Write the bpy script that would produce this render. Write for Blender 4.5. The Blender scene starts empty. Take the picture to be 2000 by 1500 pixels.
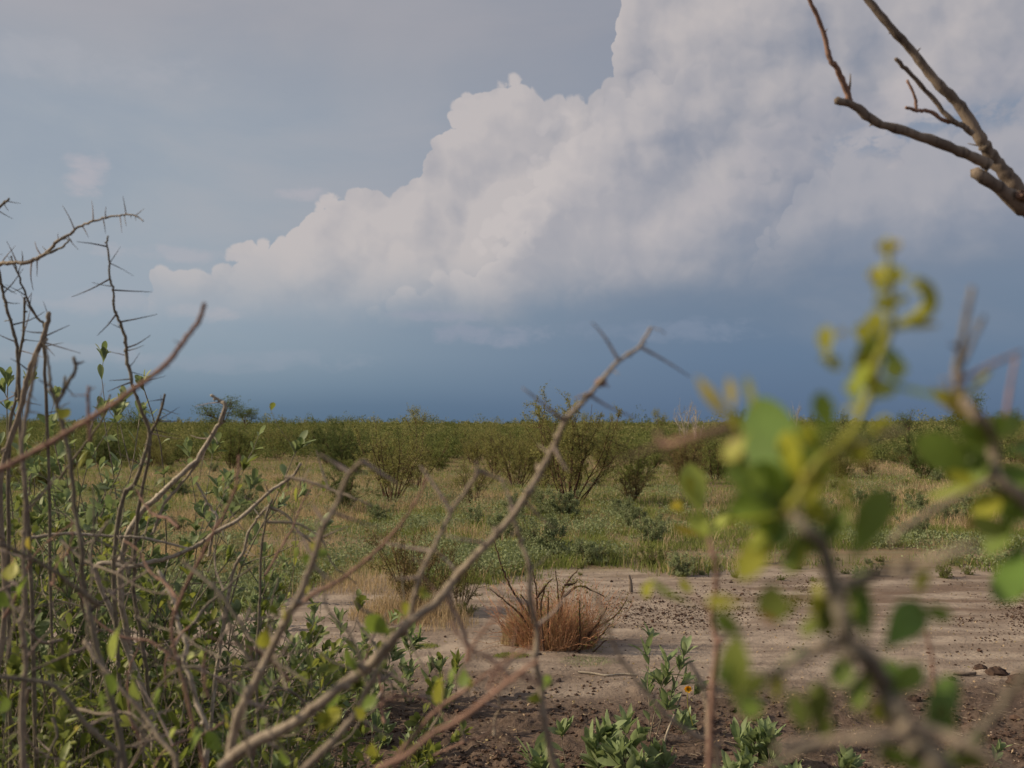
import bpy, math, random, os
import numpy as np
from mathutils import Vector
SKYONLY = False
sc = bpy.context.scene
COL = sc.collection
R = math.radians
# ------------------------------------------------------------------ camera
FPX = 1962.0                      # focal length in photo pixels (2000 wide)
HCAM = 1.25
PITCH = math.atan((845 - 750) / FPX)
cam_d = bpy.data.cameras.new('camera'); cam = bpy.data.objects.new('camera', cam_d); COL.objects.link(cam)
cam.location = (0, 0, HCAM); cam.rotation_euler = (R(90) + PITCH, 0, 0)
cam_d.sensor_width = 36; cam_d.lens = 36 * FPX / 2000
cam_d.clip_start = 0.02; cam_d.clip_end = 20000
cam_d.dof.use_dof = True; cam_d.dof.focus_distance = 4.2
cam_d.dof.aperture_fstop = (cam_d.lens / 1000) / 0.0050
sc.camera = cam
CP, SP = math.cos(PITCH), math.sin(PITCH)
def P(px, py, d):
    "point at depth d (m along the view axis) that the photo shows at pixel px,py"
    a = (px - 1000) / FPX * d; b = (750 - py) / FPX * d
    return np.array((a, d * CP - b * SP, HCAM + d * SP + b * CP))
def G(px, py, z=0.0):
    "ground point under a photo pixel"
    q = P(px, py, 1.0); dz = q[2] - HCAM
    t = (z - HCAM) / dz
    return np.array((q[0] * t, q[1] * t, z))
def AE(px, py):
    q = P(px, py, 1.0) - np.array((0, 0, HCAM)); q /= np.linalg.norm(q)
    return math.atan2(q[0], q[1]), math.asin(q[2])
def lin(r, g, b, k=1.0):
    f = lambda c: (c / 255 / 12.92 if c / 255 <= 0.04045 else ((c / 255 + 0.055) / 1.055) ** 2.4)
    return (f(r) * k, f(g) * k, f(b) * k, 1)
# ------------------------------------------------------------------ light
SUN_EL, SUN_AZ = R(30), R(-90)    # azimuth from the view direction (+Y), negative = left
sd = bpy.data.lights.new('sun', 'SUN'); sd.energy = 5.0; sd.angle = R(0.6); sd.color = (1.0, 0.83, 0.60)
so = bpy.data.objects.new('sun', sd); COL.objects.link(so)
sdir = Vector((math.sin(SUN_AZ) * math.cos(SUN_EL), math.cos(SUN_AZ) * math.cos(SUN_EL), math.sin(SUN_EL)))
so.rotation_euler = sdir.to_track_quat('Z', 'Y').to_euler()
sc.view_settings.view_transform = 'Standard'; sc.view_settings.look = 'None'
sc.view_settings.exposure = 0.0; sc.view_settings.gamma = 1.0
sc.cycles.use_denoising = True
sc.cycles.max_bounces = 5; sc.cycles.diffuse_bounces = 3; sc.cycles.glossy_bounces = 1
sc.cycles.transmission_bounces = 3; sc.cycles.transparent_max_bounces = 4
sc.cycles.use_adaptive_sampling = True; sc.cycles.adaptive_threshold = 0.02

# ------------------------------------------------------------------ node helper
class NT:
    def __init__(s, nt): s.t = nt; s.l = nt.links
    def n(s, kind, **kw):
        nd = s.t.nodes.new(kind)
        for k, v in kw.items(): setattr(nd, k, v)
        return nd
    def put(s, sock, v):
        if isinstance(v, bpy.types.NodeSocket): s.l.new(v, sock)
        else: sock.default_value = v
    def m(s, op, a, b=None, c=None, clamp=False):
        nd = s.n('ShaderNodeMath', operation=op, use_clamp=clamp)
        for i, v in enumerate((a, b, c)):
            if v is not None: s.put(nd.inputs[i], v)
        return nd.outputs[0]
    def mr(s, v, a, b, c=0.0, d=1.0, smooth=True):
        nd = s.n('ShaderNodeMapRange', interpolation_type='SMOOTHSTEP' if smooth else 'LINEAR')
        for i, x in enumerate((v, a, b, c, d)): s.put(nd.inputs[i], x)
        return nd.outputs[0]
    def vm(s, op, a, b=None):
        nd = s.n('ShaderNodeVectorMath', operation=op); s.put(nd.inputs[0], a)
        if b is not None: s.put(nd.inputs['Scale'] if op == 'SCALE' else nd.inputs[1], b)
        return nd.outputs[0]
    def noise(s, v, scale, det=4, rough=0.5, dist=0.0, out=0, dim='3D'):
        nd = s.n('ShaderNodeTexNoise', noise_dimensions=dim); s.put(nd.inputs['Vector'], v); nd.inputs['Scale'].default_value = scale
        nd.inputs['Detail'].default_value = det; nd.inputs['Roughness'].default_value = rough
        nd.inputs['Distortion'].default_value = dist
        return nd.outputs[out]
    def vor(s, v, scale, sm=0.0):
        nd = s.n('ShaderNodeTexVoronoi', feature='SMOOTH_F1' if sm else 'F1', voronoi_dimensions='2D'); s.put(nd.inputs['Vector'], v)
        nd.inputs['Scale'].default_value = scale
        if sm: nd.inputs['Smoothness'].default_value = sm
        return nd.outputs[0]
    def mix(s, f, a, b, mode='MIX'):
        nd = s.n('ShaderNodeMix', data_type='RGBA', blend_type=mode)
        s.put(nd.inputs[0], f); s.put(nd.inputs[6], a); s.put(nd.inputs[7], b)
        return nd.outputs[2]
    def ramp(s, f, stops, interp='LINEAR'):
        nd = s.n('ShaderNodeValToRGB'); s.put(nd.inputs[0], f); cr = nd.color_ramp; cr.interpolation = interp
        while len(cr.elements) < len(stops): cr.elements.new(0.5)
        for e, (p, c) in zip(cr.elements, stops): e.position = p; e.color = c
        return nd.outputs[0]
    def curve(s, v, pts, vmin, vmax):
        nd = s.n('ShaderNodeFloatCurve'); cm = nd.mapping; cu = cm.curves[0]
        s.put(nd.inputs['Value'], v)
        for i, (x, y) in enumerate(pts):
            if i < 2: cu.points[i].location = (x, (y - vmin) / (vmax - vmin))
            else: cu.points.new(x, (y - vmin) / (vmax - vmin))
        for p in cu.points: p.handle_type = 'VECTOR'
        cm.update()
        return s.m('MULTIPLY_ADD', nd.outputs[0], vmax - vmin, vmin)

# ------------------------------------------------------------------ sky
w = bpy.data.worlds.new('World'); sc.world = w; w.use_nodes = True
w.node_tree.nodes.clear(); N = NT(w.node_tree)
tc = N.n('ShaderNodeTexCoord'); V = N.vm('NORMALIZE', tc.outputs['Generated'])
sx = N.n('ShaderNodeSeparateXYZ'); N.put(sx.inputs[0], V)
az = N.m('ARCTAN2', sx.outputs[0], sx.outputs[1]); el = N.m('ARCSINE', sx.outputs[2])
AZ0, AZ1 = -0.75, 0.75
def u_of(az_): return N.mr(az_, AZ0, AZ1, 0, 1, smooth=False)
def top_curve(az_, pix, lo=-0.3, hi=0.9):
    pts = []
    for px, py in pix:
        a, e = AE(px, py); pts.append(((a - AZ0) / (AZ1 - AZ0), min(max(e, lo), hi)))
    pts = [(0, pts[0][1])] + pts + [(1, pts[-1][1])]
    return N.curve(u_of(az_), pts, lo, hi)
# background layers: storm haze that darkens towards the horizon
def elp(py): return (AE(1000, py)[1] + 0.1) / 0.7
def colstops(rows): return [(max(0, min(1, elp(y))), lin(*c)) for y, c in rows]
ef = N.mr(el, -0.1, 0.6, 0, 1, smooth=False)
wob = N.m('MULTIPLY', N.m('SUBTRACT', N.noise(V, 3.0, 4), 0.5), 0.03)
ef2 = N.m('ADD', ef, wob)
left = N.ramp(ef2, colstops([(835, (84, 112, 138)), (795, (92, 119, 144)), (755, (114, 137, 158)), (700, (136, 153, 169)), (600, (146, 161, 176)), (430, (156, 166, 176)), (250, (157, 165, 175)), (60, (160, 161, 168)), (-350, (172, 168, 170))]))
right = N.ramp(ef2, colstops([(835, (82, 106, 136)), (780, (86, 110, 141)), (700, (93, 116, 145)), (620, (104, 122, 146)), (520, (116, 129, 149)), (400, (130, 141, 160)), (200, (144, 150, 163)), (60, (148, 151, 162)), (-350, (152, 156, 166))]))
base = N.mix(N.mr(az, AE(250, 700)[0], AE(1500, 700)[0]), left, right)
veil = N.noise(N.vm('MULTIPLY', V, (1.0, 1.0, 3.2)), 2.2, 6, 0.55, 0.4)
base = N.mix(N.m('MULTIPLY', N.mr(veil, 0.42, 0.72), N.mr(el, 0.05, 0.2, 0.05, 0.40)), base, lin(182, 176, 178))
base = N.mix(N.m('MULTIPLY', N.mr(veil, 0.55, 0.30), N.mr(el, 0.05, 0.2, 0.05, 0.30)), base, lin(132, 145, 166))
# billow field, in azimuth / elevation
cv = N.n('ShaderNodeCombineXYZ'); N.put(cv.inputs[0], az); N.put(cv.inputs[1], el)
V2 = cv.outputs[0]
wn = N.noise(V2, 11.0, 3, 0.5, out=1, dim='2D')
VW = N.vm('ADD', V2, N.vm('SCALE', N.vm('SUBTRACT', wn, (0.5, 0.5, 0.5)), 0.028))
fine = N.noise(V2, 60.0, 4, 0.6, out=1, dim='2D')
VW2 = N.vm('ADD', VW, N.vm('SCALE', N.vm('SUBTRACT', fine, (0.5, 0.5, 0.5)), 0.010))
def lobe(v, s_, sm=0.35):
    d_ = N.vor(v, s_, sm); return N.m('SUBTRACT', 1.0, N.m('MULTIPLY', N.m('MULTIPLY', d_, d_), 1.6))
def billow(v):
    a = N.m('MULTIPLY', lobe(v, 6.5, 0.45), 0.56)
    b = N.m('MULTIPLY', lobe(v, 17, 0.45), 0.26)
    c = N.m('MULTIPLY', lobe(v, 46, 0.4), 0.09)
    d = N.m('MULTIPLY', lobe(v, 110, 0), 0.03)
    return N.m('ADD', N.m('ADD', a, b), N.m('ADD', c, d))
b0 = billow(VW2); b1 = billow(N.vm('ADD', VW2, (-0.017, 0.015, 0)))   # second sample towards the sun
emb = N.m('SUBTRACT', b0, b1)
bE = N.m('ADD', N.m('MULTIPLY', lobe(VW2, 24, 0), 0.6), N.m('MULTIPLY', lobe(VW2, 62, 0), 0.4))
lump = N.noise(VW, 5.0, 5, 0.6, dim='2D')
streak = N.noise(N.vm('MULTIPLY', VW, (1, 1.8, 1)), 24, 4, 0.6, dim='2D')
def cumulus(under, top, amp, fade, bright, dark, soft, opac=1.0, wob_az=0.02, em=3.0, low=None, keep=0.0, lo2=0.0):
    azw = N.m('ADD', az, N.m('MULTIPLY', N.m('SUBTRACT', bE, 0.72), wob_az))
    f = N.m('ADD', N.m('SUBTRACT', top_curve(azw, top), el), N.m('MULTIPLY', N.m('SUBTRACT', bE, 0.72), amp))
    mask = N.mr(f, 0.0, soft)
    depth = N.mr(N.m('ADD', f, N.m('MULTIPLY', N.m('SUBTRACT', lump, 0.5), 0.16)), 0.0, fade, 1.0, keep)
    t = N.m('ADD', depth, N.m('MULTIPLY', emb, em))
    t = N.m('ADD', t, N.m('MULTIPLY', N.m('SUBTRACT', lump, 0.5), 1.0))
    t = N.m('SUBTRACT', t, N.mr(az, AE(1150, 300)[0], AE(1750, 300)[0], 0, lo2), clamp=True)
    colr = N.ramp(t, [(0.0, dark), (0.5, tuple((dark[i] * 0.45 + bright[i] * 0.55) for i in range(3)) + (1,)), (1.0, bright)])
    if low is not None:
        mask = N.m('MULTIPLY', mask, low)
    return N.mix(N.m('MULTIPLY', mask, opac), under, colr)
B = lin(197, 189, 187); D = lin(134, 140, 155)
TOP0 = [(200, 900), (278, 700), (288, 560), (300, 522), (330, 514), (400, 512), (450, 492), (500, 464), (570, 446), (605, 420), (625, 396), (660, 376), (700, 364), (770, 366), (800, 345), (820, 312), (840, 275), (862, 238), (890, 205), (925, 178), (970, 157), (1010, 148), (1032, 155), (1052, 180), (1070, 188), (1100, 192), (1140, 192), (1170, 168), (1195, 140), (1203, 90), (1210, -60), (1230, -300), (1400, -500)]
LOW0 = [(250, 612), (600, 610), (850, 616), (1100, 612), (1300, 565), (1500, 520), (1750, 500), (2100, 505)]
c = base
LOWM = N.mr(N.m('ADD', N.m('SUBTRACT', el, top_curve(az, LOW0)), N.m('MULTIPLY', N.m('SUBTRACT', lump, 0.5), 0.08)), -0.012, 0.075)
c = cumulus(c, TOP0, 0.022, 0.42, B, D, 0.0040, 0.98, 0.013, 1.5, LOWM, 0.46, 0.22)
TOP1 = [(1000, 760), (1120, 560), (1180, 450), (1240, 400), (1300, 372), (1340, 310), (1420, 250), (1500, 205), (1580, 170), (1660, 150), (1760, 150), (1900, 90), (2100, 60)]
c = cumulus(c, TOP1, 0.05, 0.14, lin(184, 178, 181), lin(136, 142, 158), 0.03, 0.50, 0.04, 1.2, LOWM, 0.0)
TOP2 = [(1380, 800), (1470, 520), (1505, 425), (1545, 372), (1600, 335), (1650, 310), (1700, 296), (1740, 306), (1790, 272), (1850, 262), (2000, 240), (2100, 235)]
gap = N.m('MULTIPLY', N.mr(N.m('ABSOLUTE', N.m('SUBTRACT', N.m('SUBTRACT', el, top_curve(az, TOP2)), 0.012)), 0.022, 0.0), N.mr(az, AE(1560, 300)[0], AE(1680, 300)[0]))
c = N.mix(N.m('MULTIPLY', gap, N.mr(streak, 0.40, 0.58, 0.15, 0.75)), c, lin(120, 137, 160))
c = cumulus(c, TOP2, 0.03, 0.15, lin(170, 168, 174), lin(128, 137, 155), 0.006, 0.80, 0.02, 1.2, LOWM, 0.0)
TOP3 = [(700, 640), (780, 560), (900, 500), (990, 400), (1030, 300), (1062, 245), (1100, 222), (1180, 185), (1300, 120), (1500, 60), (2000, 0)]
c = cumulus(c, TOP3, 0.035, 0.11, lin(206, 197, 194), lin(164, 163, 171), 0.012, 0.55, 0.03, 1.4, N.m('MULTIPLY', LOWM, N.mr(az, AE(1500, 300)[0], AE(1150, 300)[0])), 0.0)
def spot(under, px, py, rx, ry, colr, op):
    a, e = AE(px, py)
    da = N.m('DIVIDE', N.m('SUBTRACT', az, a), rx / FPX); de = N.m('DIVIDE', N.m('SUBTRACT', el, e), ry / FPX)
    q = N.m('ADD', N.m('MULTIPLY', da, da), N.m('MULTIPLY', de, de))
    q = N.m('ADD', q, N.m('MULTIPLY', N.m('SUBTRACT', streak, 0.5), 3.2))
    return N.mix(N.m('MULTIPLY', N.mr(q, 1.1, -0.3), op), under, colr)
pale = lin(180, 176, 182)
for a_ in ((170, 340, 45, 45, pale, 0.8), (600, 378, 60, 16, pale, 0.7), (870, 617, 130, 14, lin(152, 156, 172), 0.7), (960, 655, 130, 26, lin(146, 152, 170), 0.65), (390, 610, 70, 22, pale, 0.55), (170, 590, 130, 28, pale, 0.35), (330, 495, 150, 16, pale, 0.5), (1290, 645, 220, 26, lin(128, 140, 162), 0.6), (120, 690, 220, 20, pale, 0.2), (430, 705, 300, 26, lin(150, 158, 174), 0.35), (80, 110, 330, 40, lin(176, 176, 182), 0.35)):
    c = spot(c, *a_)
sky = N.n('ShaderNodeTexSky', sky_type='NISHITA', sun_disc=False)
sky.sun_elevation = SUN_EL; sky.sun_rotation = SUN_AZ; sky.dust_density = 2.0
full = N.mix(0.90, sky.outputs[0], N.vm('SCALE', c, 1 / 0.1))
bg = N.n('ShaderNodeBackground'); N.put(bg.inputs[0], full); bg.inputs[1].default_value = 0.1
w.cycles.sampling_method = 'MANUAL'; w.cycles.sample_map_resolution = 256
out = N.n('ShaderNodeOutputWorld'); N.l.new(bg.outputs[0], out.inputs[0])

# ------------------------------------------------------------------ materials
def newmat(name):
    m = bpy.data.materials.new(name); m.use_nodes = True; m.node_tree.nodes.clear()
    return m, NT(m.node_tree)
def finish(n, sh, disp=None):
    o = n.n('ShaderNodeOutputMaterial'); n.l.new(sh, o.inputs[0])
def leafmat(name, cols, trans=0.35, rough=0.5, spec=0.35, nscale=30, spots=None, tint=0.12):
    "cols: ramp of leaf colours picked per leaf; spots: colour of blemishes inside a leaf, bush-sized dark patches in far foliage"
    m, n = newmat(name)
    geo = n.n('ShaderNodeNewGeometry'); t = n.n('ShaderNodeTexCoord')
    k = len(cols)
    c = n.ramp(geo.outputs['Random Per Island'], [(i / max(1, k - 1), lin(*q)) for i, q in enumerate(cols)])
    nz = n.noise(t.outputs['Object'], nscale, 3, 0.6)
    c = n.mix(1.0, c, n.ramp(nz, [(0.3, (0.72, 0.72, 0.72, 1)), (0.7, (1.2, 1.2, 1.15, 1))]), 'MULTIPLY')
    if spots: c = n.mix(n.mr(n.noise(t.outputs['Object'], nscale * 1.7, 2), 0.50 if nscale < 1 else 0.62, 0.62 if nscale < 1 else 0.75, 0, 0.8), c, lin(*spots))
    c2 = n.mix(tint, n.mix(1.0, c, (1.25, 1.25, 1.1, 1), 'MULTIPLY'), lin(150, 160, 70), 'MIX')
    p = n.n('ShaderNodeBsdfPrincipled'); n.put(p.inputs['Base Color'], c); p.inputs['Roughness'].default_value = rough
    p.inputs['Specular IOR Level'].default_value = spec
    tr = n.n('ShaderNodeBsdfTranslucent'); n.put(tr.inputs[0], c2)
    mx = n.n('ShaderNodeMixShader'); mx.inputs[0].default_value = trans
    n.l.new(p.outputs[0], mx.inputs[1]); n.l.new(tr.outputs[0], mx.inputs[2])
    finish(n, mx.outputs[0]); return m
def barkmat(name, a, b, c, scale=60, rough=0.9):
    m, n = newmat(name); t = n.n('ShaderNodeTexCoord'); geo = n.n('ShaderNodeNewGeometry')
    v = n.vm('MULTIPLY', t.outputs['Object'], (1, 1, 0.35))
    z = n.noise(v, scale, 5, 0.65); z2 = n.noise(t.outputs['Object'], scale * 0.12, 3, 0.5)
    z2 = n.m('ADD', n.m('MULTIPLY', z2, 0.7), n.m('MULTIPLY', geo.outputs['Random Per Island'], 0.3))
    col = n.mix(n.mr(z2, 0.35, 0.65), lin(*a), lin(*b))
    col = n.mix(n.mr(z, 0.48, 0.66, 0, 0.75), col, lin(*c))
    p = n.n('ShaderNodeBsdfPrincipled'); n.put(p.inputs['Base Color'], col); p.inputs['Roughness'].default_value = rough
    p.inputs['Specular IOR Level'].default_value = 0.2
    bp = n.n('ShaderNodeBump'); bp.inputs['Strength'].default_value = 0.5; bp.inputs['Distance'].default_value = 0.002
    n.put(bp.inputs['Height'], z); n.l.new(bp.outputs[0], p.inputs['Normal'])
    finish(n, p.outputs[0]); return m
M = {}
M['bark_grey'] = barkmat('grey_bark', (136, 128, 112), (112, 104, 92), (82, 74, 66), 220)
M['bark_near'] = barkmat('warm_grey_bark', (160, 147, 130), (134, 122, 108), (106, 94, 82), 260)
M['bark_red'] = barkmat('reddish_bark', (156, 124, 108), (132, 106, 94), (100, 82, 74), 260)
M['bark_dead'] = barkmat('bleached_dead_wood', (180, 170, 154), (148, 138, 124), (98, 88, 78), 240)
M['bark_tree'] = barkmat('dark_tree_bark', (146, 132, 118), (112, 100, 90), (72, 64, 58), 130)
M['bark_rust'] = barkmat('rusty_stalk', (192, 144, 110), (162, 118, 90), (112, 78, 62), 60)
M['bark_shrub'] = barkmat('brown_shrub_bark', (96, 72, 58), (72, 56, 46), (48, 37, 32), 60)
M['thorn'] = barkmat('pale_thorn', (168, 154, 144), (132, 118, 112), (100, 88, 84), 200)
M['thorn_dark'] = barkmat('dark_thorn', (96, 86, 84), (78, 70, 70), (58, 50, 50), 200)
M['leaf_grey'] = leafmat('grey_green_leaf', [(122, 138, 92), (140, 154, 112), (130, 146, 106), (112, 130, 84), (152, 162, 120)], 0.35, 0.6)
M['leaf_green'] = leafmat('green_leaf', [(104, 118, 56), (122, 132, 66), (112, 124, 60), (146, 150, 72), (92, 106, 50), (128, 136, 84)], 0.45)
M['leaf_near'] = leafmat('broad_green_leaf', [(134, 154, 66), (118, 142, 62), (150, 162, 72)], 0.45, 0.45, 0.4, 60)
M['leaf_dark'] = leafmat('deep_green_leaf', [(116, 146, 70), (104, 134, 64)], 0.4, 0.45, 0.4, 60)
M['leaf_yellow'] = leafmat('yellow_green_leaf', [(188, 186, 66), (168, 172, 68), (196, 178, 58)], 0.5, 0.5, 0.3, 60)
M['leaf_lime'] = leafmat('pale_lime_leaf', [(186, 194, 100), (164, 180, 88)], 0.5, 0.5, 0.3, 60)
M['leaf_rust'] = leafmat('rust_edged_leaf', [(98, 118, 50), (110, 114, 50)], 0.4, 0.5, 0.3, 45, (150, 66, 40))
M['leaf_amber'] = leafmat('amber_leaf', [(176, 164, 58), (168, 150, 56)], 0.45, 0.5, 0.3, 60)
M['shoot'] = leafmat('young_yellow_shoot', [(160, 156, 62), (148, 150, 62)], 0.2, 0.5, 0.3, 60, (140, 90, 50))
M['petal'] = leafmat('yellow_petal', [(236, 176, 24), (228, 160, 20)], 0.3, 0.5)
M['fol_olive'] = leafmat('olive_thorn_foliage', [(124, 124, 74), (138, 136, 86), (150, 146, 98), (130, 128, 78), (112, 114, 70)], 0.35, 0.7, 0.1, 3)
M['fol_green'] = leafmat('green_thorn_foliage', [(112, 122, 70), (126, 132, 80), (102, 112, 64), (136, 140, 88)], 0.35, 0.7, 0.1, 3)
M['fol_dark'] = leafmat('dark_thorn_foliage', [(84, 98, 60), (94, 106, 64), (82, 96, 58), (104, 112, 68)], 0.25, 0.7, 0.1, 3)
M['fol_silver'] = leafmat('silvery_foliage', [(136, 146, 108), (124, 136, 98), (148, 154, 120), (112, 124, 90)], 0.25, 0.7, 0.1, 3)
M['fol_brown'] = leafmat('brown_shrub_foliage', [(126, 112, 78), (142, 122, 90), (112, 104, 66), (108, 112, 60)], 0.25, 0.7, 0.1, 3)
M['grass_green'] = leafmat('green_grass', [(112, 126, 64), (128, 136, 78), (104, 118, 60), (148, 146, 98)], 0.35, 0.7, 0.1, 3)
M['grass_dry'] = leafmat('dry_grass', [(184, 160, 132), (168, 146, 120), (198, 174, 146), (150, 140, 108)], 0.35, 0.7, 0.1, 3)
M['grass_rust'] = leafmat('rusty_dry_grass', [(196, 158, 124), (208, 176, 142), (178, 134, 102), (146, 116, 92), (212, 186, 152)], 0.3, 0.8, 0.1, 3)
def plain(name, a, b, scale=20, rough=0.95, bump=0.4, bd=0.01):
    m, n = newmat(name); t = n.n('ShaderNodeTexCoord'); geo = n.n('ShaderNodeNewGeometry')
    z = n.noise(t.outputs['Object'], scale, 5, 0.6)
    z3 = n.m('ADD', n.m('MULTIPLY', z, 0.6), n.m('MULTIPLY', geo.outputs['Random Per Island'], 0.4))
    col = n.mix(n.mr(z3, 0.3, 0.7), lin(*a), lin(*b))
    p = n.n('ShaderNodeBsdfPrincipled'); n.put(p.inputs['Base Color'], col); p.inputs['Roughness'].default_value = rough
    p.inputs['Specular IOR Level'].default_value = 0.15
    bp = n.n('ShaderNodeBump'); bp.inputs['Strength'].default_value = bump; bp.inputs['Distance'].default_value = bd
    n.put(bp.inputs['Height'], z); n.l.new(bp.outputs[0], p.inputs['Normal']); finish(n, p.outputs[0]); return m
M['pellet'] = plain('dark_pellet', (58, 44, 38), (88, 68, 58), 60)
M['clod'] = plain('earth_clod', (92, 74, 64), (62, 50, 44), 40)
M['pebble'] = plain('pale_pebble', (176, 156, 140), (140, 118, 104), 50)

# ------------------------------------------------------------------ ground
rng = np.random.default_rng(7)
def vnoise(x, y, s, seed=0):
    "smooth value noise 0..1, numpy"
    x = np.asarray(x, float) * s + seed * 17.3; y = np.asarray(y, float) * s - seed * 9.1
    xi = np.floor(x).astype(np.int64); yi = np.floor(y).astype(np.int64); fx = x - xi; fy = y - yi
    fx = fx * fx * (3 - 2 * fx); fy = fy * fy * (3 - 2 * fy)
    def h(a, b):
        n = (a * 374761393 + b * 668265263 + seed * 1442695041) & 0x7fffffff
        n = ((n ^ (n >> 13)) * 1274126177) & 0x7fffffff
        return ((n ^ (n >> 16)) & 0xffff) / 65535.0
    return (h(xi, yi) * (1 - fx) + h(xi + 1, yi) * fx) * (1 - fy) + (h(xi, yi + 1) * (1 - fx) + h(xi + 1, yi + 1) * fx) * fy
def fbm(x, y, s, o=4, seed=0):
    t = 0; a = 1; n = 0
    for i in range(o):
        t = t + a * vnoise(x, y, s * 2 ** i, seed + i); n += a; a *= 0.5
    return t / n
def height(x, y):
    x = np.asarray(x, float); y = np.asarray(y, float); r = np.sqrt(x * x + y * y)
    t = np.clip((r - 30) / 280, 0, 1); z = 3.0 * t * t * (3 - 2 * t) * (y > 0) * np.clip(y / 60, 0, 1)
    z = z + (fbm(x, y, 0.25, 3, 3) - 0.5) * 0.10 * np.clip((r - 5) / 10, 0, 1) + (fbm(x, y, 0.02, 2, 9) - 0.5) * 1.6 * np.clip((r - 40) / 200, 0, 1)
    near = np.clip((12 - r) / 6, 0, 1)
    rough = np.clip((5.6 - y + (fbm(x, y, 1.3, 3, 5) - 0.5) * 2.0) / 0.8, 0, 1)      # trampled, lumpy soil close by
    lump = np.maximum(fbm(x, y, 16, 3, 11) - 0.55, 0) * 0.10
    z = z + near * ((fbm(x, y, 3.0, 3, 12) - 0.5) * 0.025 + rough * lump)
    return z
def mesh_arrays(name, V_, Q=None, T=None, smooth=True):
    me = bpy.data.meshes.new(name); V_ = np.asarray(V_, np.float32)
    parts = []; tot = []
    if Q is not None and len(Q): parts.append(np.asarray(Q, np.int32).ravel()); tot.append(np.full(len(Q), 4, np.int32))
    if T is not None and len(T): parts.append(np.asarray(T, np.int32).ravel()); tot.append(np.full(len(T), 3, np.int32))
    L = np.concatenate(parts); tt = np.concatenate(tot); st = np.concatenate(([0], np.cumsum(tt)[:-1])).astype(np.int32)
    me.vertices.add(len(V_)); me.vertices.foreach_set('co', V_.ravel())
    me.loops.add(len(L)); me.loops.foreach_set('vertex_index', L)
    me.polygons.add(len(tt)); me.polygons.foreach_set('loop_start', st); me.polygons.foreach_set('loop_total', tt)
    me.polygons.foreach_set('use_smooth', np.full(len(tt), smooth, bool))
    me.update(calc_edges=True); me.validate(); return me
class MB:
    "collects geometry for ONE mesh"
    def __init__(s): s.v = []; s.q = []; s.t = []; s.n = 0
    def add(s, v, q=None, t=None):
        v = np.asarray(v, np.float64).reshape(-1, 3)
        if q is not None and len(q): s.q.append(np.asarray(q) + s.n)
        if t is not None and len(t): s.t.append(np.asarray(t) + s.n)
        s.v.append(v); s.n += len(v)
    def build(s, name, mat, parent=None, smooth=True, origin=None):
        v = np.concatenate(s.v)
        if parent is not None: v = v - np.array(parent.get('_w', (0, 0, 0)))
        me = mesh_arrays(name, v, np.concatenate(s.q) if s.q else None, np.concatenate(s.t) if s.t else None, smooth)
        me.materials.append(mat); o = bpy.data.objects.new(name, me); COL.objects.link(o)
        if parent is not None: o.parent = parent; o['_w'] = parent.get('_w', (0, 0, 0))
        return o
def tag(o, label=None, cat=None, group=None, kind=None):
    if label: o['label'] = label
    if cat: o['category'] = cat
    if group: o['group'] = group
    if kind: o['kind'] = kind
    return o
def thing(name, loc, label, cat, group=None):
    o = bpy.data.objects.new(name, None); COL.objects.link(o); o.empty_display_size = 0.1
    o.location = tuple(float(a) for a in loc); o['_w'] = tuple(float(a) for a in loc)
    return tag(o, label, cat, group)
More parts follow.
